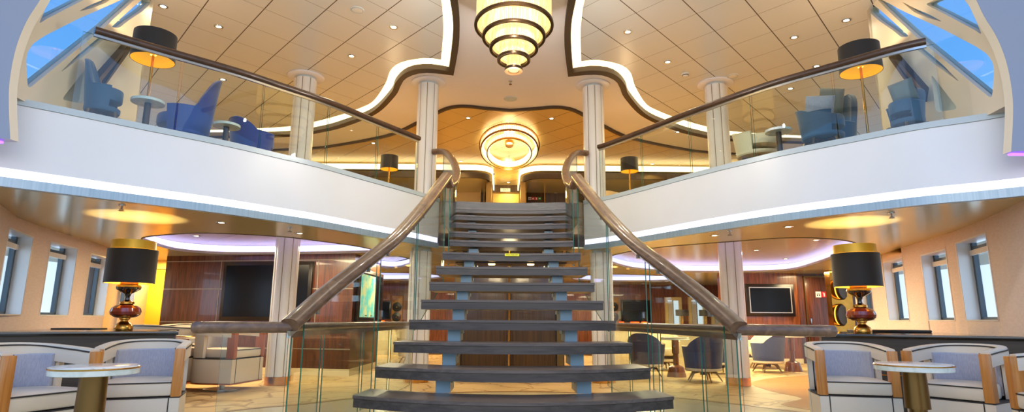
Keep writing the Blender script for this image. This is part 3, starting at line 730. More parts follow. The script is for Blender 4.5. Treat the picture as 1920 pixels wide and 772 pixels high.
# rear low counter with candle glasses, lamps
b = MB(); b.box(2.2, 6.2, 15.6, 16.0, .72, .80); b.box(2.3, 6.1, 15.65, 15.95, 0, .72); tag(b.build('console_counter', 'plinth_cream'), 'long pale console in front of the rear windows right of the stairs', 'counter')
b = MB(); b.box(-4.2, -2.2, 15.6, 16.0, .72, .80); b.box(-4.1, -2.3, 15.65, 15.95, 0, .72); tag(b.build('console_counter', 'plinth_cream'), 'long pale console in the rear lounge left of the stairs', 'counter')
for k, (xs, lab) in enumerate(((1165, 'small red glass on the rear console, next to the stair treads'), (1190, 'wide flat red glass bowl on the rear console'), (1208, 'tall red glass tumbler on the right end of the red glasses'), (717, 'small red glass on the left rear console, nearest the map screen'), (707, 'orange glass on the left rear console, half behind the stair glass'))):
    p = atd(xs, 603, 15.8); r = (.07, .12, .08, .06, .06)[k]
    b = MB(); b.lathe([(0, .801), (r * .8, .801), (r, .82), (r, .88), (r * .9, .88), (r * .75, .815), (0, .812)], (p.x, 15.8), 20); tag(b.build('candle_glass', 'orange_glass'), lab, 'candle holder', 'red glasses on the rear consoles')
for k, xs in enumerate((1278, 1322)):
    p = atd(xs, 590, 15.85)
    t = thing('table_lamp', ('table lamp with dark red shade on the rear console, ' + ('left of the two' if k == 0 else 'right one, below the stair handrail')), 'table lamp', (p.x, 15.8, .80), 0, 'lamps on the rear console')
    b = MB(); b.lathe([(.09, 0), (.09, .02), (.03, .04), (.03, .24)], n=16); b.build('base', 'brass', t)
    b = MB(); b.lathe([(.15, .24), (.17, .24), (.17, .40), (.15, .40)], n=24, cap=False); b.build('lamp_shade', 'black_shade', t)

# ------------------------------------------------------------------ columns
def column(name, x, y, z0, z1, label, lower):
    t = thing(name, label, 'column', (x, y, z0)); H = z1 - z0; r = .165; n = 96
    prof = [(r, .10 if lower else 0), (r, H - .06)]
    b = MB(); rings = []
    for _, z in prof:
        rg = []
        for k in range(n):
            a = 2 * PI * k / n; g = k % 12
            rr = r - (.010 if g in (0, 1) else 0) + (.004 if g in (4, 5, 6, 7, 8, 9) else 0)
            rg.append(b.bm.verts.new((rr * math.cos(a), rr * math.sin(a), z)))
        rings.append(rg)
    for k in range(n): b.face([rings[0][k], rings[0][(k + 1) % n], rings[1][(k + 1) % n], rings[1][k]], 1 if k % 12 in (0,) else 0)
    b.face(rings[1], 0); b.build('shaft', ['column_white', 'column_groove'], t, ang=25)
    b = MB(); b.lathe([(r + .008, 0), (r + .008, .115), (r - .01, .12)], n=48) if lower else b.lathe([(r + .006, 0), (r + .006, .03), (r, .035)], n=48)
    b.build('base_collar', 'brass' if lower else 'steel', t)
    b = MB(); b.lathe([(r - .02, H - .07), (r - .02, H - .001)], n=40); b.build('neck', 'grey_cap', t)
    if not lower:
        b = MB(); b.lathe([(r - .02, H - .03), (r + .10, H - .03), (r + .115, H - .02), (r + .115, H - .002), (r - .02, H - .002)], n=48, cap=False); b.build('ceiling_ring', 'white_ceiling', t)
column('column', -3.235, 8.55, 0, CZ + .155, 'white fluted column left of the stairs, in front of the television', True)
column('column', 3.30, 8.72, 0, CZ + .155, 'white fluted column right of the stairs, beside the blue armchairs', True)
column('column', -1.36, 9.0, 0, CZ, 'white fluted column behind the left end of the stair treads', True)
column('column', 1.42, 9.05, 0, CZ, 'white fluted column behind the right end of the stair treads', True)
column('column', -3.27, 8.85, UF, UC, 'white fluted column on the upper deck behind the left balcony glass', False)
column('column', 3.33, 8.95, UF, UC, 'white fluted column on the upper deck behind the right balcony glass', False)
column('column', -1.345, 9.08, UF, UC + .02, 'white fluted column at the left side of the stair head', False)
column('column', 1.36, 9.12, UF, UC + .02, 'white fluted column at the right side of the stair head', False)

# ------------------------------------------------------------------ staircase
st = thing('staircase', 'open-tread staircase with grey wood treads, steel blocks and curved wooden handrails', 'staircase')
RS = .18
hw = [1.30, 1.165, 1.075, .985, .90, .835, .80, .775, .745, .705, .765, .80, .845, .89]
yc = [3.77, 4.10, 4.43, 4.765, 5.10, 5.43, 5.77, 6.10, 6.43, 6.77, 7.34, 7.75, 8.17, 8.58]
sag = [.40, .36, .32, .22, .12, .02, -.04, -.08, -.12, -.10, -.13, -.14, -.14, -.13]
dep = [.42] * 9 + [.36, .33, .33, .33, .42]
for i in range(14):
    z = RS * (i + 1); w = hw[i]; w2 = hw[min(13, i + 1)] * .3 + w * .7; n = 14
    fr = [(w * (2 * k / n - 1), yc[i] + sag[i] * (2 * k / n - 1) ** 2) for k in range(n + 1)]
    bk = [(w2 * (1 - 2 * k / n), yc[i] + dep[i] + sag[i] * (1 - 2 * k / n) ** 2) for k in range(n + 1)]
    b = MB(); b.prism(fr + bk, z - (.085 if i < 9 else .07), z - .024); b.prism([(p[0] * 1.004, p[1] - .008) for p in fr] + bk, z - .022, z, m=1)
    b.build('tread', ['tread_edge', 'tread_wood'], st)
for s in (-1, 1):
    b = MB()
    for i in range(14):
        x = s * (.555 - .011 * i if i < 9 else .44 + .012 * (i - 9) * 3); z = RS * (i + 1); y0 = yc[i] + sag[i] * (x / hw[i]) ** 2 + .05
        zl = RS * i if i else 0
        b.box(x - .055, x + .055, y0 + .05, y0 + dep[i] - .02, zl, z - .085)
        if i: b.box(x - .05, x + .05, yc[i - 1] + .3, y0 + .2, zl - .12, zl - .086)
    b.build('stringer', 'steel_blue', st)
# landing soffit with its two lamps under the ninth tread
b = MB(); b.box(-.62, .62, 6.55, 6.86, 1.522, 1.534); b.build('soffit_box', 'dark_veneer', st)
for s in (-1, 1):
    b = MB(); b.lathe([(0, 1.508), (.035, 1.508), (.042, 1.523)], (s * .22 + .0, 6.62), 20); b.build('step_lamp', 'lamp_warm', st)
# upper flight side cheek lights / yellow notice on ninth tread
p = atd(960, 477.5, 6.41)
b = MB(); b.box(p.x - .078, p.x + .078, 6.405, 6.412, p.z - .014, p.z + .014); b.build('notice_strip', 'yellow_sign', st)
text('notice_text', 'MIND YOUR STEP', .016, 'tread_edge', (p.x, 6.403, p.z), (PI / 2, 0, 0), st)
oval = lambda w, h: [(w * math.copysign(abs(math.cos(2 * PI * k / 20)) ** .7, math.cos(2 * PI * k / 20)), h * math.copysign(abs(math.sin(2 * PI * k / 20)) ** .7, math.sin(2 * PI * k / 20))) for k in range(20)]
rail_pts = [(-1.50, 4.0, .86), (-1.385, 4.4, 1.10), (-1.22, 4.8, 1.35), (-1.06, 5.2, 1.60), (-.95, 5.65, 1.88), (-.87, 6.1, 2.16), (-.80, 6.5, 2.42), (-.765, 6.72, 2.56)]
up_pts = [(-.765, 6.72, 2.56), (-.735, 6.80, 2.47), (-.70, 7.0, 2.56), (-.70, 7.35, 2.74), (-.76, 7.8, 2.96), (-.86, 8.25, 3.2), (-.98, 8.65, 3.40), (-1.08, 8.88, 3.49), (-1.22, 8.95, 3.5)]
for s in (1, -1):
    f = lambda P: [(p[0] * s, p[1], p[2]) for p in P]
    low = f([tuple(v) for v in smooth(rail_pts, 5)])
    b = MB(); b.sweep(low, oval(.064, .047), tilt=True); b.build('handrail', 'rail_wood', st)
    b = MB(); b.sweep([(p[0], p[1], p[2] - .055) for p in low], [(-.012, -.02), (.012, -.02), (.012, .02), (-.012, .02)], tilt=True); b.build('rail_channel', 'steel', st)
    upp = f([tuple(v) for v in smooth(up_pts[1:], 5)])
    b = MB(); b.sweep([low[-1]] + upp, oval(.05, .045), tilt=True); b.build('handrail', 'rail_wood', st)
    # glass below the rail
    def gpanel(P, zbot, name='glass_panel', par=st):
        b = MB(); th = .005; n = len(P)
        rows = []
        for i, p in enumerate(P):
            a = P[max(0, i - 1)]; c = P[min(n - 1, i + 1)]; d = Vector((c[0] - a[0], c[1] - a[1])).normalized(); nn = Vector((d.y, -d.x)) * th
            zb = zbot(p)
            rows.append([b.bm.verts.new((p[0] + nn.x * e, p[1] + nn.y * e, z)) for e, z in ((1, zb), (1, p[2]), (-1, p[2]), (-1, zb))])
        for i in range(n - 1):
            A, B = rows[i], rows[i + 1]
            for j in range(4): b.face([A[j], B[j], B[(j + 1) % 4], A[(j + 1) % 4]], 1 if j in (1, 3) else 0)
        b.face(rows[0], 1); b.face(rows[-1], 1)
        return b.build(name, ['glass', 'glass_edge'], par)
    def seg(P, ya, yb, off=.05):
        Q = [p for p in P if ya <= p[1] <= yb]; return [(p[0], p[1], p[2] - off) for p in Q]
    fine = f([tuple(v) for v in smooth(rail_pts, 24)])
    gpanel(seg(fine, 4.14, 4.98), lambda p: .004); gpanel(seg(fine, 5.0, 5.72), lambda p: .004)
    zt = lambda p: RS * (1 + (p[1] - 3.77) / .333) - .45
    gpanel(seg(fine, 5.74, 6.69), zt)
    fu = f([tuple(v) for v in smooth(up_pts[1:], 24)])
    zt2 = lambda p: 1.8 + (p[1] - 6.77) * .42 - .3
    gpanel(seg(fu, 6.82, 7.7), zt2); gpanel(seg(fu, 7.72, 8.8), zt2)
    for yy in (4.3, 4.85, 5.1, 5.6, 5.85, 6.5):
        b = MB(); q = min(fine, key=lambda p: abs(p[1] - yy)); b.box(q[0] - .016, q[0] + .016, q[1] - .03, q[1] + .03, q[2] - .10, q[2] - .05); b.build('glass_clamp', 'clamp', st)
    # flat guard rail
    side = 'left' if s > 0 else 'right'
    gr = thing('guard_rail', 'low glass guard rail with wooden top running from the %s stair foot to the column' % side, 'railing')
    GP = [(-1.95, 3.72, .845), (-1.75, 3.86, .845), (-1.52, 4.05, .845)]
    GQ = [(-1.52, 4.05, .845), (-1.56, 4.7, .845), (-1.52, 6.0, .845), (-1.44, 7.5, .845), (-1.385, 8.8, .845)]
    b = MB(); b.sweep(f([tuple(v) for v in smooth(GP, 6)]), oval(.052, .037)); e = f([GP[0]])[0]
    b.build('rail_end', 'rail_wood', gr)
    b = MB(); b.lathe([(0, .808), (.035, .81), (.049, .825), (.052, .845), (.049, .865), (.035, .88), (0, .882)], (e[0], e[1]), 24); b.build('rail_cap', 'rail_wood', gr)
    b = MB(); b.sweep(f([tuple(v) for v in smooth(GQ, 6)]), oval(.04, .03)); b.build('top_rail', 'rail_wood', gr)
    b = MB(); b.sweep([(p[0], p[1], .80) for p in f([tuple(v) for v in smooth(GQ, 6)])], [(-.014, -.025), (.014, -.025), (.014, .025), (-.014, .025)]); b.build('rail_channel', 'steel', gr)
    gq = f([tuple(v) for v in smooth(GQ, 16)])
    for ya, yb in ((4.1, 4.92), (4.94, 6.1), (6.12, 7.3), (7.32, 8.6)): gpanel(seg(gq, ya, yb, .055), lambda p: .004, 'glass_panel', gr)
    gp = f([tuple(v) for v in smooth(GP, 10)]); gpanel([(p[0], p[1], .80) for p in gp[6:]], lambda p: .004, 'glass_panel', gr)

# ------------------------------------------------------------------ balcony balustrades
for nm, C, s in (('left', CL, 1), ('right', CR, -1)):
    t = thing('balustrade', 'glass balustrade with dark wooden handrail along the %s balcony' % nm, 'balustrade')
    P = [p for p in smooth([(v.x, v.y, 0) for v in C], 3)]
    P = [p for p in P if abs(p.x) < 3.93 and abs(p.x) > 1.36]
    in_ = lambda o, z: [(p.x - 0, p.y + o, z) for p in P]
    b = MB(); b.sweep(in_(.06, 3.525), oval(.045, .035)); b.build('handrail', 'rail_dark', t)
    b = MB(); b.sweep(in_(.06, 3.482), [(-.012, -.016), (.012, -.016), (.012, .016), (-.012, .016)]); b.build('rail_channel', 'steel', t)
    G = [p for p in smooth([(v.x, v.y, 0) for v in C], 12) if 1.36 < abs(p.x) < 3.98]
    L = [0]
    for a, c in zip(G, G[1:]): L.append(L[-1] + (c - a).length)
    k = 5
    for j in range(k):
        Q = [(p.x, p.y + .06, 3.485) for p, l in zip(G, L) if L[-1] * j / k + .008 <= l <= L[-1] * (j + 1) / k - .008]
        gpanel(Q, lambda p: 2.70, 'glass_panel', t)

# ------------------------------------------------------------------ lower counters and lamps
def counter(label, pts, h):
    # plan corners: outer front, inner front, inner back, outer back
    t = thing('counter', label, 'counter')
    c = sum((Vector(p) for p in pts), Vector((0, 0))) / 4
    ins = lambda d: [tuple(Vector(p) + (c - Vector(p)).normalized() * d) for p in pts]
    b = MB(); b.prism(ins(.04), 0, h - .035); b.build('body', 'counter_front', t)
    b = MB(); b.prism(pts, h - .036, h - .002, bev=.004); b.build('edge', 'counter_black', t)
    b = MB(); b.prism(ins(.03), h - .003, h); b.build('top', 'counter_stone', t)
    q = ins(.036); b = MB(); b.sweep([(q[0][0], q[0][1], .40), (q[1][0], q[1][1], .40)], [(-.006, 0), (.006, 0), (.006, .008), (-.006, .008)]); b.build('inlay_line', 'brass', t)
counter('dark wood counter with black stone top at left under the windows', [(-4.66, 5.25), (-3.36, 6.1), (-4.05, 7.4), (-5.5, 7.4)], .772)
counter('dark wood counter with black stone top at right under the windows', [(4.50, 5.1), (3.14, 6.1), (3.8, 7.4), (5.25, 7.4)], .785)
def table_lamp(label, loc):
    t = thing('table_lamp', label, 'table lamp', loc); t.scale = (1.0, 1.0, 1.21)
    b = MB(); b.lathe([(0, 0), (.082, 0), (.088, .012), (.086, .03), (.075, .05), (.05, .068), (.036, .078), (.036, .09), (.05, .095), (.05, .105)], n=36); b.build('foot', 'brass', t)
    b = MB(); b.lathe([(.05, .105), (.10, .112), (.138, .135), (.146, .16), (.135, .19), (.10, .212), (.055, .222)], n=40); b.build('lower_bulb', 'lacquer_red', t)
    b = MB(); b.lathe([(.058, .222), (.07, .226), (.07, .243), (.045, .25)], n=36); b.build('collar', 'brass', t)
    b = MB(); b.lathe([(.04, .25), (.026, .262), (.022, .285), (.034, .315), (.08, .335), (.112, .352), (.118, .37), (.112, .388), (.075, .398)], n=40); b.build('upper_bulb', 'lacquer_black', t)
    b = MB(); b.lathe([(.085, .398), (.085, .41), (.07, .425), (.06, .45), (.03, .47), (.015, .52), (.012, .56), (0, .56)], n=36); b.build('neck', 'brass', t)
    b = MB(); b.lathe([(.232, .405), (.236, .405), (.236, .70), (.232, .70)], n=56, cap=False); sh = b.build('lamp_shade', 'black_shade', t)
    b = MB(); b.lathe([(.231, .406), (.2305, .698), (.2, .71), (.2, .775)], n=56, cap=False); b.build('shade_lining', 'gold_lining', sh)
    b = MB(); b.lathe([(.202, .70), (.212, .70), (.208, .78), (.202, .78)], n=56, cap=False); b.build('shade_band', 'gold_shade', sh)
    b = MB(); b.lathe([(0, .55), (.02, .555), (.026, .57), (.02, .59), (0, .595)], n=16); b.build('bulb', 'lamp_warm', t)
    light('lamp_bulb_light', 'POINT', (loc[0], loc[1], loc[2] + .615 * 1.21), 40, (255, 220, 150), .025)
    return t
table_lamp('tall table lamp with black and gold drum shade on the left counter', (-4.08, 6.36, .772))
table_lamp('tall table lamp with black and gold drum shade on the right counter', (3.76, 6.36, .785))
# tray-like dark items on the counters
p = ath(150, 609, .80)
b = MB(); b.box(-.22, .22, -.15, .15, 0, .012, bev=.004); o = b.build('serving_tray', 'black_plastic'); o.location = (-4.95, 6.95, .772); tag(o, 'flat dark tray lying on the left counter', 'tray')
b = MB(); b.box(-.4, .4, -.17, .17, 0, .03, bev=.01); o = b.build('serving_tray', 'black_plastic'); o.location = (4.45, 7.0, .785); tag(o, 'flat dark tray lying on the right counter behind the lamp', 'tray')

# ------------------------------------------------------------------ tub chairs
def Upath(hw_, yf, yr, n=14, zf=0, zb=0, e=.8):
    pts = [(-hw_, yf, zf), (-hw_, yf + (0 - yf) * .5, zf + (zb - zf) * .25)]
    for k in range(n + 1):
        a = PI - PI * k / n; x = hw_ * math.copysign(abs(math.cos(a)) ** e, math.cos(a)); y = .02 + (yr - .02) * abs(math.sin(a)) ** e
        pts.append((x, y, zf + (zb - zf) * (.45 + .55 * math.sin(a))))
    pts += [(hw_, yf + (0 - yf) * .5, zf + (zb - zf) * .25), (hw_, yf, zf)]
    return pts
def tub_chair(label, loc, rz, wood='oak', group=None, leather='white_leather', inner='blue_grey_fabric'):
    t = thing('tub_chair', label, 'armchair', loc, rz, group)
    def plan(w, yf, yr): return [(p[0], p[1]) for p in Upath(w, yf, yr)]
    b = MB(); b.lathe([(.2, 0), (.2, .012), (.03, .02), (.03, .09)], n=24); b.build('swivel_foot', 'steel', t)
    b = MB(); b.prism(plan(.312, -.312, .312), .085, .10); b.build('plinth', wood, t)
    b = MB(); b.prism(plan(.31, -.31, .31), .10, .372, bev=.008); b.build('base', leather, t)
    b = MB(); b.prism(plan(.3115, -.3115, .3115), .368, .376)
    for x in (-.235, .235): b.box(x - .004, x + .004, -.3125, -.3, .10, .37)
    b.build('piping', 'piping', t)
    b = MB(); b.prism([(p[0], p[1]) for p in [(-.245, -.305), (.245, -.305), (.247, 0)] + [(.247 * math.cos(R(a)), .22 * math.sin(R(a))) for a in range(15, 180, 15)] + [(-.247, 0)]], .378, .485, bev=.02); b.build('seat_cushion', leather, t)
    b = MB(); b.sweep([(-.245, -.306, .472), (.245, -.306, .472)], [(-.004, -.004), (.004, -.004), (.004, .004), (-.004, .004)]); b.build('cushion_piping', 'piping', t)
    for s in (-1, 1):
        b = MB(); b.box(s * .277 - .033, s * .277 + .033, -.318, -.225, .376, .705, bev=.004); b.build('arm_post', wood, t)
    U = Upath(.277, -.27, .29, 18, .70, .742)
    b = MB(); b.sweep(U, [(-.036, -.085), (.036, -.085), (.038, .0), (.03, .018), (-.03, .018), (-.038, 0)]); b.build('top_rail', leather, t)
    b = MB()
    for sd in (-.038, .038): b.sweep([(p[0], p[1], p[2] + .002) for p in U], [(sd - .004, -.004), (sd + .004, -.004), (sd + .004, .005), (sd - .004, .005)])
    b.build('rail_piping', 'piping', t)
    m = [p for p in Upath(.272, -.27, .285, 26, .40, .40) if p[1] > .06]
    b = MB(); b.sweep(m, [(-.03, -.02), (.012, -.02), (.012, .255), (-.03, .255)]); b.build('back_shell', leather, t)
    m = [p for p in Upath(.245, -.27, .258, 30, .40, .40) if p[1] > .075]
    b = MB(); b.sweep(m, [(-.004, .0), (.02, .0), (.024, .28), (-.004, .29)]); b.build('backrest', inner, t)
    return t
T1 = tub_chair('grey-backed tub chair with oak posts facing us, right of the left marble table', (-2.67, 4.43, 0), .36); T1.scale = (.88, .88, .98)
dup(T1, (-2.97, 3.71, 0), 1.2, 'tub chair turned sideways behind the left marble table, at the left photo edge')
dup(T1, (2.61, 4.72, 0), -.25, 'grey-backed tub chair with wooden posts facing us, left of the right marble table')
dup(T1, (3.30, 4.44, 0), -1.0, 'tub chair turned sideways behind the right marble table')
dup(T1, (3.40, 3.57, 0), -1.7, 'tub chair cropped by the right edge of the photo, behind the nearest wooden post')
dup(T1, (2.49, 2.2, 0), -1.57, 'nearest tub chair at the lower right corner, only its wooden post showing')
T2 = tub_chair('cream tub chair on a swivel foot in front of the left column', (-3.72, 7.95, 0), 1.4, 'red_oak', leather='cream_leather'); T2.scale = (1.1, 1.1, 1.08)
dup(T2, (-4.95, 9.2, 0), .2, 'cream tub chair farthest back, seen past the right end of the left counter')
dup(T2, (-4.50, 7.9, 0), 2.7, 'cream tub chair seen from its rounded back beside the left foreground chair')

def side_table(label, loc, r=.27, h=.63, wood=False, rz=0):
    t = thing('side_table', label, 'table', loc, rz)
    b = MB(); b.lathe([(0, h - .045), (r - .01, h - .045), (r, h - .042), (r, h - .012)], n=56, cap=False); b.build('table_edge', 'marble_edge', t)
    b = MB(); b.lathe([(r - .002, h - .012), (r, h - .004), (r - .006, h), (0, h)], n=56, cap=False); b.build('table_top', 'marble', t)
    b = MB(); b.lathe([(r + .001, h - .014), (r + .003, h - .012), (r + .003, h - .008), (r + .001, h - .006)], n=56, cap=False); b.build('rim_band', 'brass', t)
    if wood:
        b = MB(); b.lathe([(.16, 0), (.16, .02), (.12, .16), (.05, .19), (.045, .36), (.06, .38), (.06, h - .046)], n=10); b.build('pedestal', 'walnut_orange', t)
    else:
        b = MB(); b.lathe([(.2, 0), (.2, .015), (.05, .03), (.05, .36), (.072, .361), (.066, h - .046)], n=32); b.build('pedestal', 'bronze', t)
    return t
side_table('round marble side table on a bronze pedestal at lower left', (-2.33, 3.38, 0), .213, .64)
side_table('round marble side table on a bronze pedestal at lower right', (2.58, 3.9, 0), .222, .64)
side_table('small round marble table between cream chairs behind the left counter', (-4.62, 8.62, 0), .17, .66, True)

# ------------------------------------------------------------------ swivel armchairs
def armchair(label, loc, rz, outer='navy_fabric', lining='sofa_cream', back=.70, arm=.52, r=.31, group=None, wing=1.6):
    t = thing('swivel_armchair', label, 'armchair', loc, rz, group)
    n = 36
    def shell(r0, r1, zb, dz, nm, m, par=t):
        b = MB(); rows = []
        for k in range(n + 1):
            a = R(-35 + 250 * k / n); q = max(0, math.sin(a)); h = arm + (back - arm) * min(1, max(0, (q * wing - .55))) ** .8 + dz
            c, s = math.cos(a), math.sin(a); tp = .94
            rows.append([b.bm.verts.new(v) for v in ((r1 * c * tp * .92, r1 * s * tp * .92, zb), (r1 * c, r1 * s + (h - .4) * .08, h), (r0 * c, r0 * s + (h - .4) * .08, h), (r0 * c * tp * .92, r0 * s * tp * .92, zb))])
        for A, B in zip(rows, rows[1:]):
            for j in range(4): b.face([A[j], B[j], B[(j + 1) % 4], A[(j + 1) % 4]])
        b.face(rows[0]); b.face(rows[-1]); return b.build(nm, m, par, ang=50), rows
    shell(r - .018, r, .19, 0, 'back_shell', outer)
    shell(r - .06, r - .019, .25, -.006, 'back_lining', lining)
    b = MB(); P = []
    for k in range(n + 1):
        a = R(-35 + 250 * k / n); q = max(0, math.sin(a)); h = arm + (back - arm) * min(1, max(0, (q * wing - .55))) ** .8
        P.append(((r - .02) * math.cos(a), (r - .02) * math.sin(a) + (h - .4) * .08, h + .002))
    b.sweep(P, [(.024 * math.cos(2 * PI * k / 8), .010 * math.sin(2 * PI * k / 8)) for k in range(8)]); b.build('rim_piping', lining, t)
    b = MB(); q = r / .31; b.prism([(.25 * q * math.cos(R(a)), .25 * q * math.sin(R(a)) - .04 * q) for a in range(0, 360, 12)], .27, .40, bev=.03 * q); b.build('seat_cushion', lining, t)
    b = MB(); b.lathe([(.0, .16), (.26 * q, .16), (.275 * q, .175), (.275 * q, .205), (0, .215)], n=40); b.build('seat_base', outer if loc[2] > 1 else 'cream_leather', t)
    b = MB(); b.lathe([(.05, .10), (.05, .16)], n=16); b.build('hub', 'dark_bronze', t)
    for k in range(5):
        a = 2 * PI * k / 5 + .3
        b = MB(); b.tube((.06 * math.cos(a), .06 * math.sin(a), .15), (.18 * math.cos(a), .18 * math.sin(a), .135), .016, .016, 8); b.tube((.18 * math.cos(a), .18 * math.sin(a), .14), (.27 * q ** .5 * math.cos(a), .27 * q ** .5 * math.sin(a), 0.006), .016, .009, 8); b.build('leg', 'bronze', t)
    return t
N1 = armchair('navy swivel armchair seen from behind, right of the stairs near the column', (2.98, 9.25, 0), PI + .1)
dup(N1, (2.32, 10.1, 0), PI - .5, 'navy swivel armchair right beside the ends of the stair treads')
dup(N1, (4.75, 11.0, 0), PI + .6, 'navy swivel armchair between the right column and the right tub chair')
dup(N1, (3.75, 10.6, 0), PI + .2, 'navy swivel armchair half hidden behind the right column')
N2 = armchair('cream swivel armchair beside the round table at far right', (5.02, 11.85, 0), -.9, 'sofa_cream', 'sofa_cream')
dup(N2, (2.95, 11.4, 0), -.4, 'cream swivel armchair beyond the pedestal table right of the stairs')
dup(N2, (-2.0, 12.6, 0), .8, 'cream swivel armchair seen through the left stair glass below the map screen')
side_table('round pedestal table with marble top between the navy armchairs', (2.78, 10.0, 0), .24, .64, True)
side_table('round pedestal table with marble top beside the cream armchair at far right', (5.3, 11.2, 0), .24, .66, True)
# ------------------------------------------------------------------ upper deck furniture
armchair('royal blue wing armchair on the left balcony beside the floor lamp', (-3.66, 6.3, UF), -1.15, 'royal_fabric', 'royal_fabric', .96, .46, .29, wing=1.35)
armchair('dark teal narrow-backed armchair at the far end of the left balcony', (-4.02, 5.5, UF), 1.9, 'teal_fabric', 'teal_fabric', .74, .4, .17, wing=1.35)
armchair('blue low armchair near the left upper column behind the glass', (-3.2, 7.0, UF), 2.5, 'royal_fabric', 'royal_fabric', .58, .42, .27)
armchair('teal blue high-backed armchair on the right balcony under the floor lamp', (3.76, 6.5, UF), -1.3, 'teal_fabric', 'teal_fabric', .94, .42, .24, wing=1.35)
armchair('teal armchair at the far end of the right balcony', (4.0, 5.62, UF), -1.3, 'teal_fabric', 'teal_fabric', .60, .36, .17, wing=1.35)
armchair('blue low armchair on the right balcony behind the glass', (3.40, 6.12, UF), .9, 'teal_fabric', 'teal_fabric', .50, .42, .24)
armchair('cream low armchair on the right balcony near the upper column', (3.0, 6.85, UF), .3, 'sofa_cream', 'sofa_cream', .52, .42, .28)
def pillow(label, loc, rot, sx=.2, m='grey_pillow'):
    b = bmesh.new(); bmesh.ops.create_cube(b, size=1); bmesh.ops.subdivide_edges(b, edges=b.edges, cuts=5, use_grid_fill=True)
    for v in b.verts:
        x, y, z = v.co; e = (1 - (2 * x) ** 4) * (1 - (2 * z) ** 4); v.co = Vector((x * sx * 2, y * .16 * (.15 + .85 * max(0, e) ** .5), z * sx * 2))
    q = MB(); q.join(b); o = q.build('throw_pillow', m, ang=80); o.location = loc; o.rotation_euler = rot; return tag(o, label, 'pillow')
pillow('grey green pillow on the high-backed armchair under the right floor lamp', (3.70, 6.40, UF + .72), (.3, .35, -1.0), .14)
pillow('dark grey pillow on the armchair at the far right balcony end', (3.96, 5.58, UF + .50), (.3, -.1, -1.0), .11)
pillow('patterned grey pillow on the low blue armchair of the right balcony', (3.36, 6.06, UF + .49), (.5, .1, -.4), .14, 'blue_grey_fabric')
def small_round(label, x, y, h, r):
    t = thing('coffee_table', label, 'table', (x, y, UF))
    b = MB(); b.lathe([(0, h - .03), (r, h - .03), (r, h - .004), (r - .01, h), (0, h)], n=40); b.build('table_top', 'marble_edge', t)
    b = MB(); b.lathe([(.14, 0), (.14, .015), (.03, .03), (.03, h - .03)], n=24); b.build('pedestal', 'dark_bronze', t)
small_round('round pale coffee table under the left floor lamp', -3.66, 5.62, .34, .15)
small_round('round coffee table right of the royal blue wing armchair', -3.15, 6.22, .30, .14)
small_round('round coffee table on the right balcony between low blue and cream armchairs', 2.98, 6.25, .31, .14)
def floor_lamp(label, loc, r, sh0, sh1, slim=False):
    t = thing('floor_lamp', label, 'floor lamp', loc)
    b = MB(); b.lathe([(0, 0), (.14, 0), (.14, .015), (.02, .03)], n=28); b.build('base', 'brass', t)
    b = MB(); b.lathe([(.013, .02), (.013, sh0 + .08), (.03, sh0 + .09), (.03, sh0 + .12), (0, sh0 + .13)], n=16); b.build('pole', 'brass', t)
    b = MB(); b.lathe([(r - .004, sh0), (r, sh0), (r * .97, sh1), (r * .97 - .004, sh1)], n=48, cap=False); s = b.build('lamp_shade', 'black_shade', t)
    b = MB(); b.lathe([(r - .005, sh0 + .002), (r * .97 - .005, sh1 - .002)], n=48, cap=False); b.build('shade_lining', 'gold_lining', s)
    b = MB(); b.lathe([(r - .006, sh0 + .06), (.03, sh0 + .06)], n=48, cap=False); b.build('diffuser', 'gold_lining', s)
    b = MB(); b.lathe([(0, sh0 + .1), (.03, sh0 + .13), (.02, sh0 + .19), (0, sh0 + .2)], n=16); b.build('bulb', 'lamp_warm', t)
    light('lamp_bulb_light', 'POINT', (loc[0], loc[1], loc[2] + sh0 + .25), 9 if not slim else 4, WARM, .03)
floor_lamp('floor lamp with wide black drum shade lit gold inside on the left balcony', (-3.88, 5.95, UF), .212, .92, 1.22)
floor_lamp('floor lamp with wide black drum shade lit gold inside on the right balcony', (3.86, 6.05, UF), .212, .92, 1.22)
p = atd(730, 305, 10); floor_lamp('distant lamp with small black shade beyond the left balcony glass', (p.x, 10, UF), .155, .78, 1.02, True)
p = atd(1180, 311, 10); floor_lamp('distant lamp with small black shade beyond the right balcony glass', (p.x, 10, UF), .155, .78, 1.02, True)
armchair('tan armchair below the distant lamp on the right upper deck', (atd(1150, 345, 10.6).x, 10.6, UF), .3, 'sofa_cream', 'sofa_cream', .62, .5, .3)

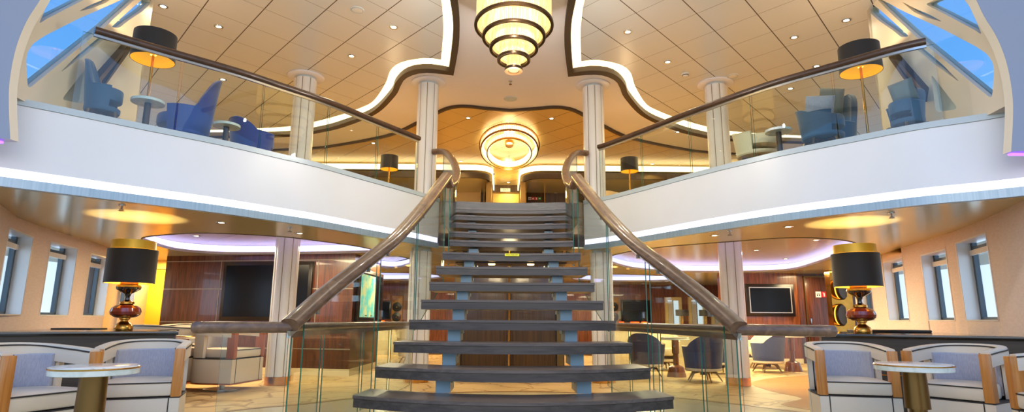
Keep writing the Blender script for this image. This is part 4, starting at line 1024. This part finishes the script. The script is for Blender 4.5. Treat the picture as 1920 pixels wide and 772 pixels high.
# ------------------------------------------------------------------ chandeliers
YC = 6.0
ch = thing('chandelier', 'large tiered crystal chandelier hanging above the staircase', 'chandelier', (atd(963.5, 70, YC).x, YC, 0)); ch.scale = (1, 1.12, 1)
tips = [(131, 14.6), (112, 29), (91, 43.7), (70, 57.6), (48.6, 72.2)]
zs = [atd(963.5, y, YC).z for y, _ in tips]
rr = []
for (y, h_) in tips: rr.append((atd(963.5 + h_, y, YC) - atd(963.5 - h_, y, YC)).length / 2)
zs.append(zs[-1] + .5); rr.append(rr[-1])
for i in range(5):
    r, z = rr[i], zs[i]; zt = zs[i + 1] + (.05 if i < 4 else 0)
    b = MB(); b.lathe([(r - .018, z - .016), (r, z - .016), (r + .003, z), (r, z + .012), (r - .018, z + .012)], n=64); 
    b.bm.free(); b = MB(); b.sweep([(r * math.cos(2 * PI * k / 64), r * math.sin(2 * PI * k / 64), z) for k in range(64)], [(-.02, -.016), (.012, -.016), (.014, 0), (.012, .016), (-.02, .016)], closed=True)
    b.build('tier_ring', 'dark_bronze', ch)
    b = MB(); n = int(30 + r * 190)
    for k in range(n):
        a = 2 * PI * k / n; x, y = (r - .014) * math.cos(a), (r - .014) * math.sin(a)
        b.tube((x, y, z + .01), (x, y, zt), .0055, .0055, 5)
    b.build('crystal_rods', 'crystal', ch)
    b = MB(); b.lathe([(r * .86 - .012, z + .03), (r * .86 - .012, zt - .01)], n=48, cap=False); b.build('light_core', 'crystal_core', ch)
b = MB(); b.lathe([(0, zs[0] - .005), (rr[0] * .62, zs[0] - .005), (rr[0] * .7, zs[0] + .01)], n=32); b.build('end_lens', 'crystal_core', ch)
b = MB(); b.lathe([(0, zs[5] - .0), (rr[5], zs[5]), (rr[5], UC + .015), (0, UC + .015)], n=64); b.build('canopy', 'bronze', ch)
light('chandelier_light', 'POINT', (ch.location.x, YC, zs[0] - .15), 64, (255, 246, 232), .03)
light('chandelier_light', 'POINT', (ch.location.x, YC - .75, zs[3]), 36, (255, 246, 232), .03)

YR = 12.3
rc = thing('ring_chandelier', 'double ring crystal ceiling light glowing over the upper lobby', 'ceiling light', (atd(955, 270, YR).x, YR, 0)); rc.scale = (1, 2.4, 1)
for i, (y, hh, up) in enumerate(((289, 41.7, .13), (284, 53.5, .16), (276, 55.7, .12))):
    z = atd(955, y, YR).z; r = (atd(955 + hh, y, YR) - atd(955 - hh, y, YR)).length / 2
    circ = [(r * math.cos(2 * PI * k / 72), r * math.sin(2 * PI * k / 72), z) for k in range(72)]
    b = MB(); b.sweep(circ, [(-.012, -.012), (.012, -.012), (.012, .012), (-.012, .012)], closed=True); b.build('ring', 'brass', rc)
    if i < 2:
        b = MB()
        for k in range(110):
            a = 2 * PI * k / 110; b.tube((r * math.cos(a), r * math.sin(a), z + .01), (r * math.cos(a), r * math.sin(a), z + up), .007, .007, 5)
        b.build('crystal_rods', 'crystal', rc)
        b = MB(); b.sweep([(p[0] * .93, p[1] * .93, z + .02) for p in circ], [(-.01, 0), (.01, 0), (.01, up - .03), (-.01, up - .03)], closed=True); b.build('light_core', 'ring_core', rc)
zr = atd(955, 289, YR).z
b = MB(); b.lathe([(0, UC - .06), (.09, UC - .06), (.09, UC - .002), (0, UC - .002)], n=28); b.build('canopy', 'brass', rc)
b = MB()
for a in (0, 90, 180, 270): b.tube((.42 * math.cos(R(a)), .42 * math.sin(R(a)), zr), (.42 * math.cos(R(a)), .42 * math.sin(R(a)), UC - .001), .006)
b.build('hanger_rods', 'brass', rc)
light('ring_light', 'POINT', (rc.location.x, YR, zr + .08), 34, (255, 228, 165), .1)

# ------------------------------------------------------------------ ceiling fittings
def fitting(name, x, y, h, label, cat, build, group=None):
    p = ath(x, y, h); t = thing(name, label, cat, (p.x, p.y, h), 0, group); build(t); return t
def dl(t):
    b = MB(); b.lathe([(.034, -.004), (.055, -.006), (.058, 0), (.034, .0)], n=28, cap=False); b.build('bezel', 'steel', t)
    b = MB(); b.lathe([(0, -.002), (.035, -.002), (.035, 0)], n=24, cap=False); b.build('lens', 'lamp_white', t)
proto = None
def downlights(pts, h, label, group, energy, every=1, cone=130, colr=None):
    global proto
    for i, (x, y) in enumerate(pts):
        p = ath(x, y, h)
        if proto is None: proto = fitting('downlight', x, y, h, label, 'downlight', dl, group)
        else:
            o = dup(proto, (p.x, p.y, h), 0, label, group)
        if energy and i % every == 0: light('downlight_beam', 'SPOT', (p.x, p.y, h - .02), energy, colr or WARM, .05, (0, 0, 0), cone, .7)
downlights([(306, 12), (410, 50), (738, 51), (659, 105), (251, 127), (418, 149)], UC, 'small round recessed downlight in the tiled ceiling above the left balcony', 'downlights above the left balcony', 26, colr=(255, 240, 208))
downlights([(1177, 60), (1252, 116), (1489, 70), (1587, 38), (1531, 124), (1482, 166), (1271, 247)], UC, 'small round recessed downlight in the tiled ceiling above the right balcony', 'downlights above the right balcony', 26, colr=(255, 240, 208))
downlights([(878, 221), (1034, 222), (864, 302), (953, 342), (700, 268), (1223, 307)], UC, 'small round recessed downlight in the golden ceiling of the upper lobby', 'downlights in the upper lobby ceiling', 34, colr=GOLD)
downlights([(415, 417), (562, 437)], CZ, 'small round recessed downlight in the flat ceiling left of the stairs', 'downlights in the left lower ceiling', 12)
downlights([(1340, 441), (1478, 425)], CZ, 'small round recessed downlight in the flat ceiling right of the stairs', 'downlights in the right lower ceiling', 12)
downlights([(487, 463), (650, 463), (368, 442)], CZ + .155, 'small round recessed downlight inside the lit left ceiling oval', 'downlights in the left ceiling oval', 16)
downlights([(1418, 469), (1530, 450), (1473, 485)], CZ + .155, 'small round recessed downlight inside the lit right ceiling oval', 'downlights in the right ceiling oval', 16)
def disc(r, m):
    def f(t):
        b = MB(); b.lathe([(0, -.012), (r * .8, -.012), (r, -.006), (r, 0)], n=32, cap=False); b.build('cover', m, t)
        b = MB(); b.lathe([(r * .78, -.0135), (r * .86, -.0145), (r * .9, -.011)], n=32, cap=False); b.build('rim', 'grey_cap', t)
    return f
fitting('ceiling_speaker', 670, 18, UC, 'white round ceiling speaker grille in the left tiled ceiling', 'speaker', disc(.085, 'white_plastic'))
fitting('ceiling_speaker', 1374, 142, UC, 'white round ceiling speaker grille above the right upper column', 'speaker', disc(.09, 'white_plastic'))
fitting('ceiling_speaker', 418, 124, UC, 'round ceiling speaker grille seen through the left balcony glass', 'speaker', disc(.09, 'white_plastic'))
fitting('ceiling_cover', 957, 185, UC + .02, 'pale grey round cover plate on the white ceiling below the chandelier', 'ceiling cover', disc(.12, 'grey_cap'))
def smoke(t):
    b = MB(); b.lathe([(0, -.05), (.03, -.05), (.045, -.035), (.05, -.02), (.06, -.015), (.06, 0)], n=28, cap=False); b.build('housing', 'white_plastic', t)
    b = MB(); b.lathe([(.046, -.036), (.051, -.034), (.051, -.026), (.048, -.024)], n=28, cap=False); b.build('vent_ring', 'black_plastic', t)
fitting('smoke_detector', 1285, 138, UC, 'white smoke detector on the right tiled ceiling', 'smoke detector', smoke)
def spr(t):
    b = MB(); b.lathe([(0, -.05), (.02, -.05), (.022, -.045), (.008, -.04), (.008, -.015), (.03, -.012), (.032, 0)], n=20, cap=False); b.build('head', 'steel', t)
    b = MB(); b.lathe([(.0, -.062), (.026, -.06), (.026, -.056), (0, -.054)], n=20, cap=False); b.build('deflector', 'bronze', t)
for x, y, h, lab in ((229, 384, CZ, 'small sprinkler head on the lower ceiling above the left lamp'), (1671, 398, CZ, 'small sprinkler head on the lower ceiling above the right lamp'), (544, 426, CZ, 'small sprinkler head on the lower ceiling near the left column'), (1368, 432, CZ, 'small sprinkler head on the lower ceiling near the right column'), (957, 152, UC + .02, 'sprinkler head hanging from the white ceiling below the chandelier')): fitting('sprinkler', x, y, h, lab, 'sprinkler', spr)
def camdome(t):
    b = MB(); b.lathe([(0, -.05), (.04, -.05), (.05, -.03), (.05, 0)], n=24, cap=False); b.build('mount', 'white_plastic', t)
    b = MB(); b.lathe([(0, -.095), (.022, -.088), (.032, -.07), (.032, -.05)], n=20, cap=False); b.build('dome', 'black_plastic', t)
fitting('security_camera', 925, 322, UC, 'white dome security camera below the ring chandelier', 'camera', camdome)
fitting('smoke_detector', 984, 321, UC, 'white smoke detector right of the dome camera in the upper lobby', 'smoke detector', smoke)

# ------------------------------------------------------------------ upper lobby rear
YB = 16.4
b = MB(); b.box(-9, 9, YB, YB + .2, UF, UC); struct(b.build('wall_lobby_rear', 'dark_veneer'))
def curved_bulkhead(nm, x_in, x_out, y0, rad, s):
    # lowered ceiling field with a glowing rounded edge; s=+1 grows to the right
    pts = [(x_in, YB)] + [(x_in + s * rad * (1 - math.cos(R(a))), y0 + rad * (1 - math.sin(R(a)))) for a in range(0, 91, 9)] + [(x_out, y0)]
    b = MB(); b.prism(pts + [(x_out, YB)], UC - .33, UC - .20); struct(b.build('ceiling_bulkhead_' + nm, 'ceiling_gloss'))
    P = [(p[0], p[1], 0) for p in pts]
    sg = 1 if s > 0 else -1
    b = MB(); b.sweep(P, [(0, UC - .34), (0, UC - .19), (.05, UC - .19), (.05, UC - .34)] if s > 0 else [(0, UC - .34), (0, UC - .19), (-.05, UC - .19), (-.05, UC - .34)]); struct(b.build('trim_bulkhead_' + nm, 'dark_lip'))
    b = MB(); b.sweep([(p[0], p[1], 0) for p in pts], [(.10, UC - .16), (.10, UC - .03), (.13, UC - .03), (.13, UC - .16)] if s > 0 else [(-.10, UC - .16), (-.10, UC - .03), (-.13, UC - .03), (-.13, UC - .16)]); struct(b.build('trim_bulkhead_light_' + nm, 'cove_warm'))
pr = atd(984, 345, 14.2); pl_ = atd(914, 345, 14.2)
curved_bulkhead('right', pr.x, 7.5, 14.2, .5, 1)
curved_bulkhead('left', pl_.x, -7.5, 14.2, .35, -1)
# pier beside right bulkhead, pier beside left
for nm, xs, wd in (('right', 981, .12), ('left', 916, .14)):
    p = atd(xs, 365, 14.4); b = MB(); b.box(p.x - wd / 2, p.x + wd / 2, 14.55, YB, UF, UC - .33); struct(b.build('wall_pier_' + nm, 'bronze'))
# centre door, exit sign
p0_, p1_ = atd(919, 362, YB - .06), atd(979, 378, YB - .06)
o = bpy.data.objects.new('door_5', None); COL.objects.link(o); struct(o)
b = MB(); b.box(p0_.x, p1_.x, YB - .06, YB, UF, p0_.z, bev=.004); b.build('door_leaf', 'cream_door', o)
b = MB(); b.box(p0_.x - .03, p0_.x, YB - .08, YB, UF, p0_.z + .02); b.box(p1_.x, p1_.x + .03, YB - .08, YB, UF, p0_.z + .02); b.box(p0_.x - .03, p1_.x + .03, YB - .08, YB, p0_.z, p0_.z + .03); b.build('door_frame', 'bronze', o)
b = MB()
for k in range(3): b.box(p0_.x + .1, p1_.x - .1, YB - .066, YB - .06, UF + .5 + .35 * k, UF + .515 + .35 * k)
b.build('door_panel', 'bronze', o)
p = atd(947.5, 356, YB - .05)
t = thing('exit_sign', 'small lit EXIT sign above the cream lobby door', 'sign', (p.x, YB - .05, p.z))
b = MB(); b.box(-.14, .14, -.03, .04, -.045, .045, bev=.004); b.build('housing', 'lit_sign', t); text('sign_text', 'EXIT', .075, 'green_sign', (0, -.033, 0), (PI / 2, 0, 0), t)
light('lobby_light', 'POINT', (0, 15.3, UC - .5), 20, GOLD, .1)
# side wall with door at right and alarm
o = bpy.data.objects.new('door_6', None); COL.objects.link(o); struct(o)
YD = 15.9
p0_, p1_ = atd(985, 354.5, YD), atd(1022, 378, YD)
b = MB(); b.box(p0_.x - .1, 8, YD + .02, YB, UF, UC - .33); struct(b.build('wall_lobby_right', 'dark_veneer'))
b = MB(); b.box(p0_.x + .03, p1_.x - .02, YD - .02, YD + .03, UF, p0_.z - .02, bev=.004); b.build('door_leaf', 'dark_veneer', o)
b = MB(); b.box(p0_.x, p0_.x + .025, YD - .03, YD + .03, UF, p0_.z); b.box(p1_.x - .02, p1_.x, YD - .03, YD + .03, UF, p0_.z); b.box(p0_.x, p1_.x, YD - .03, YD + .03, p0_.z - .02, p0_.z); b.build('door_frame', 'brass', o)
p = atd(1002.5, 372, YD - .04); sign_row('row of small safety signs on the dark lobby door at right', (p.x, YD - .035, p.z), 0, [('white_plastic', 'black_plastic', 'box'), ('red_plastic', 'white_plastic', 'flame'), ('red_plastic', 'white_plastic', 'ext'), ('green_sign', 'white_plastic', 'arrow')], .085)
p = atd(1042, 355, YD - .02); t = thing('alarm_beacon', 'red alarm beacon on the dark lobby wall at right', 'alarm', (p.x, YD + .02, p.z))
b = MB(); b.lathe([(0, .07), (.04, .065), (.055, .03), (.055, 0)], n=24, cap=False); g = b.build('dome', 'red_plastic', t); g.rotation_euler = (PI / 2, 0, 0)
b = MB(); b.box(-.045, .045, -.05, 0, -.1, -.055, bev=.006); b.build('base_plate', 'white_plastic', t)
# back bar niche at left
p0_, p1_ = atd(852, 352, YD), atd(900, 378, YD)
b = MB(); b.box(-8, p1_.x + .12, YD + .02, YB, UF, UC - .33); struct(b.build('wall_lobby_left', 'dark_veneer'))
b = MB(); b.box(p0_.x - .4, p1_.x, YD - .01, YD + .03, UF, p0_.z - .12); struct(b.build('wall_niche', 'cream_door'))
b = MB(); b.box(p1_.x, p1_.x + .02, YD - .03, YD + .03, UF, p0_.z + .03); b.box(p1_.x + .1, p1_.x + .12, YD - .03, YD + .03, UF, p0_.z + .08); struct(b.build('trim_niche', 'brass'))

# ------------------------------------------------------------------ room lights
for x, y, e in ((-4.2, 8.8, 12), (-3.2, 9.0, 15), (3.6, 9.2, 26), (4.6, 11.4, 30), (2.6, 11.2, 24), (3.4, 15.0, 40), (-3.2, 15.0, 40), (-2.2, 11.3, 20), (-5.8, 11.0, 14), (0, 7.8, 8), (6.8, 12.6, 12)):
    light('ceiling_fill_light', 'AREA', (x, y, CZ - .03), e * 2.8, WARM, .5)  # added area fill below the lower ceiling, not a fitting
light('ceiling_fill_light', 'AREA', (-6.45, 10.75, CZ - .03), 42, GOLD, .35)  # added to brighten the yellow door, no lamp hangs here
light('lift_lobby_light', 'POINT', (0, 8.6, 1.7), 4, WARM, .1)
for x, y, e in ((-4.0, 10.5, 26), (4.0, 10.5, 26), (-2.6, 12.5, 28), (2.6, 12.5, 28)):
    light('ceiling_fill_light', 'AREA', (x, y, UC - .06), e * 2.2, GOLD, .6)  # added area fill under the upper ceiling, without fittings of its own
# fill lights added above and behind the camera, no fittings there
def aim(a, t): return (Vector(t) - Vector(a)).to_track_quat('-Z', 'Y').to_euler()
for sx in (-1, 1):
    a = (2.2 * sx, .6, 4.6); light('atrium_fill_light', 'AREA', a, 27, (200, 216, 255), 3.6, aim(a, (2.6 * sx, 6.2, 2.4)))
    a = (1.2 * sx, -1.2, 3.4); light('atrium_fill_light', 'AREA', a, 42, (255, 238, 212), 2.6, aim(a, (1.2 * sx, 5.0, .6)))

# ------------------------------------------------------------------ sky
w = bpy.data.worlds.new('sky'); SC.world = w; w.use_nodes = True; nt = w.node_tree
bg = nt.nodes['Background']; tc = nt.nodes.new('ShaderNodeTexCoord'); sp = nt.nodes.new('ShaderNodeSeparateXYZ'); rp = nt.nodes.new('ShaderNodeValToRGB')
nt.links.new(tc.outputs['Generated'], sp.inputs[0])
mr = nt.nodes.new('ShaderNodeMapRange'); mr.inputs['From Min'].default_value = -1; mr.inputs['From Max'].default_value = 1
nt.links.new(sp.outputs['Z'], mr.inputs['Value']); nt.links.new(mr.outputs['Result'], rp.inputs['Fac'])
els = rp.color_ramp.elements
els[0].position = 0; els[0].color = lin((120, 130, 140)); els[1].position = 1; els[1].color = lin((88, 150, 226))
for pos, c in ((.47, (160, 172, 184)), (.5, (232, 242, 252)), (.555, (214, 232, 250)), (.60, (176, 210, 244)), (.66, (112, 172, 236)), (.8, (90, 156, 230))):
    e = els.new(pos); e.color = lin(c)
nt.links.new(rp.outputs['Color'], bg.inputs['Color']); bg.inputs['Strength'].default_value = 1.15

SC.view_settings.view_transform = 'Standard'; SC.view_settings.look = 'None'; SC.view_settings.gamma = 1; SC.view_settings.use_curve_mapping = False
SC.view_settings.exposure = 0.38
SC.cycles.max_bounces = 8; SC.cycles.transparent_max_bounces = 24; SC.cycles.diffuse_bounces = 4; SC.cycles.glossy_bounces = 4
SC.cycles.caustics_reflective = False; SC.cycles.caustics_refractive = False; SC.cycles.sample_clamp_indirect = 4
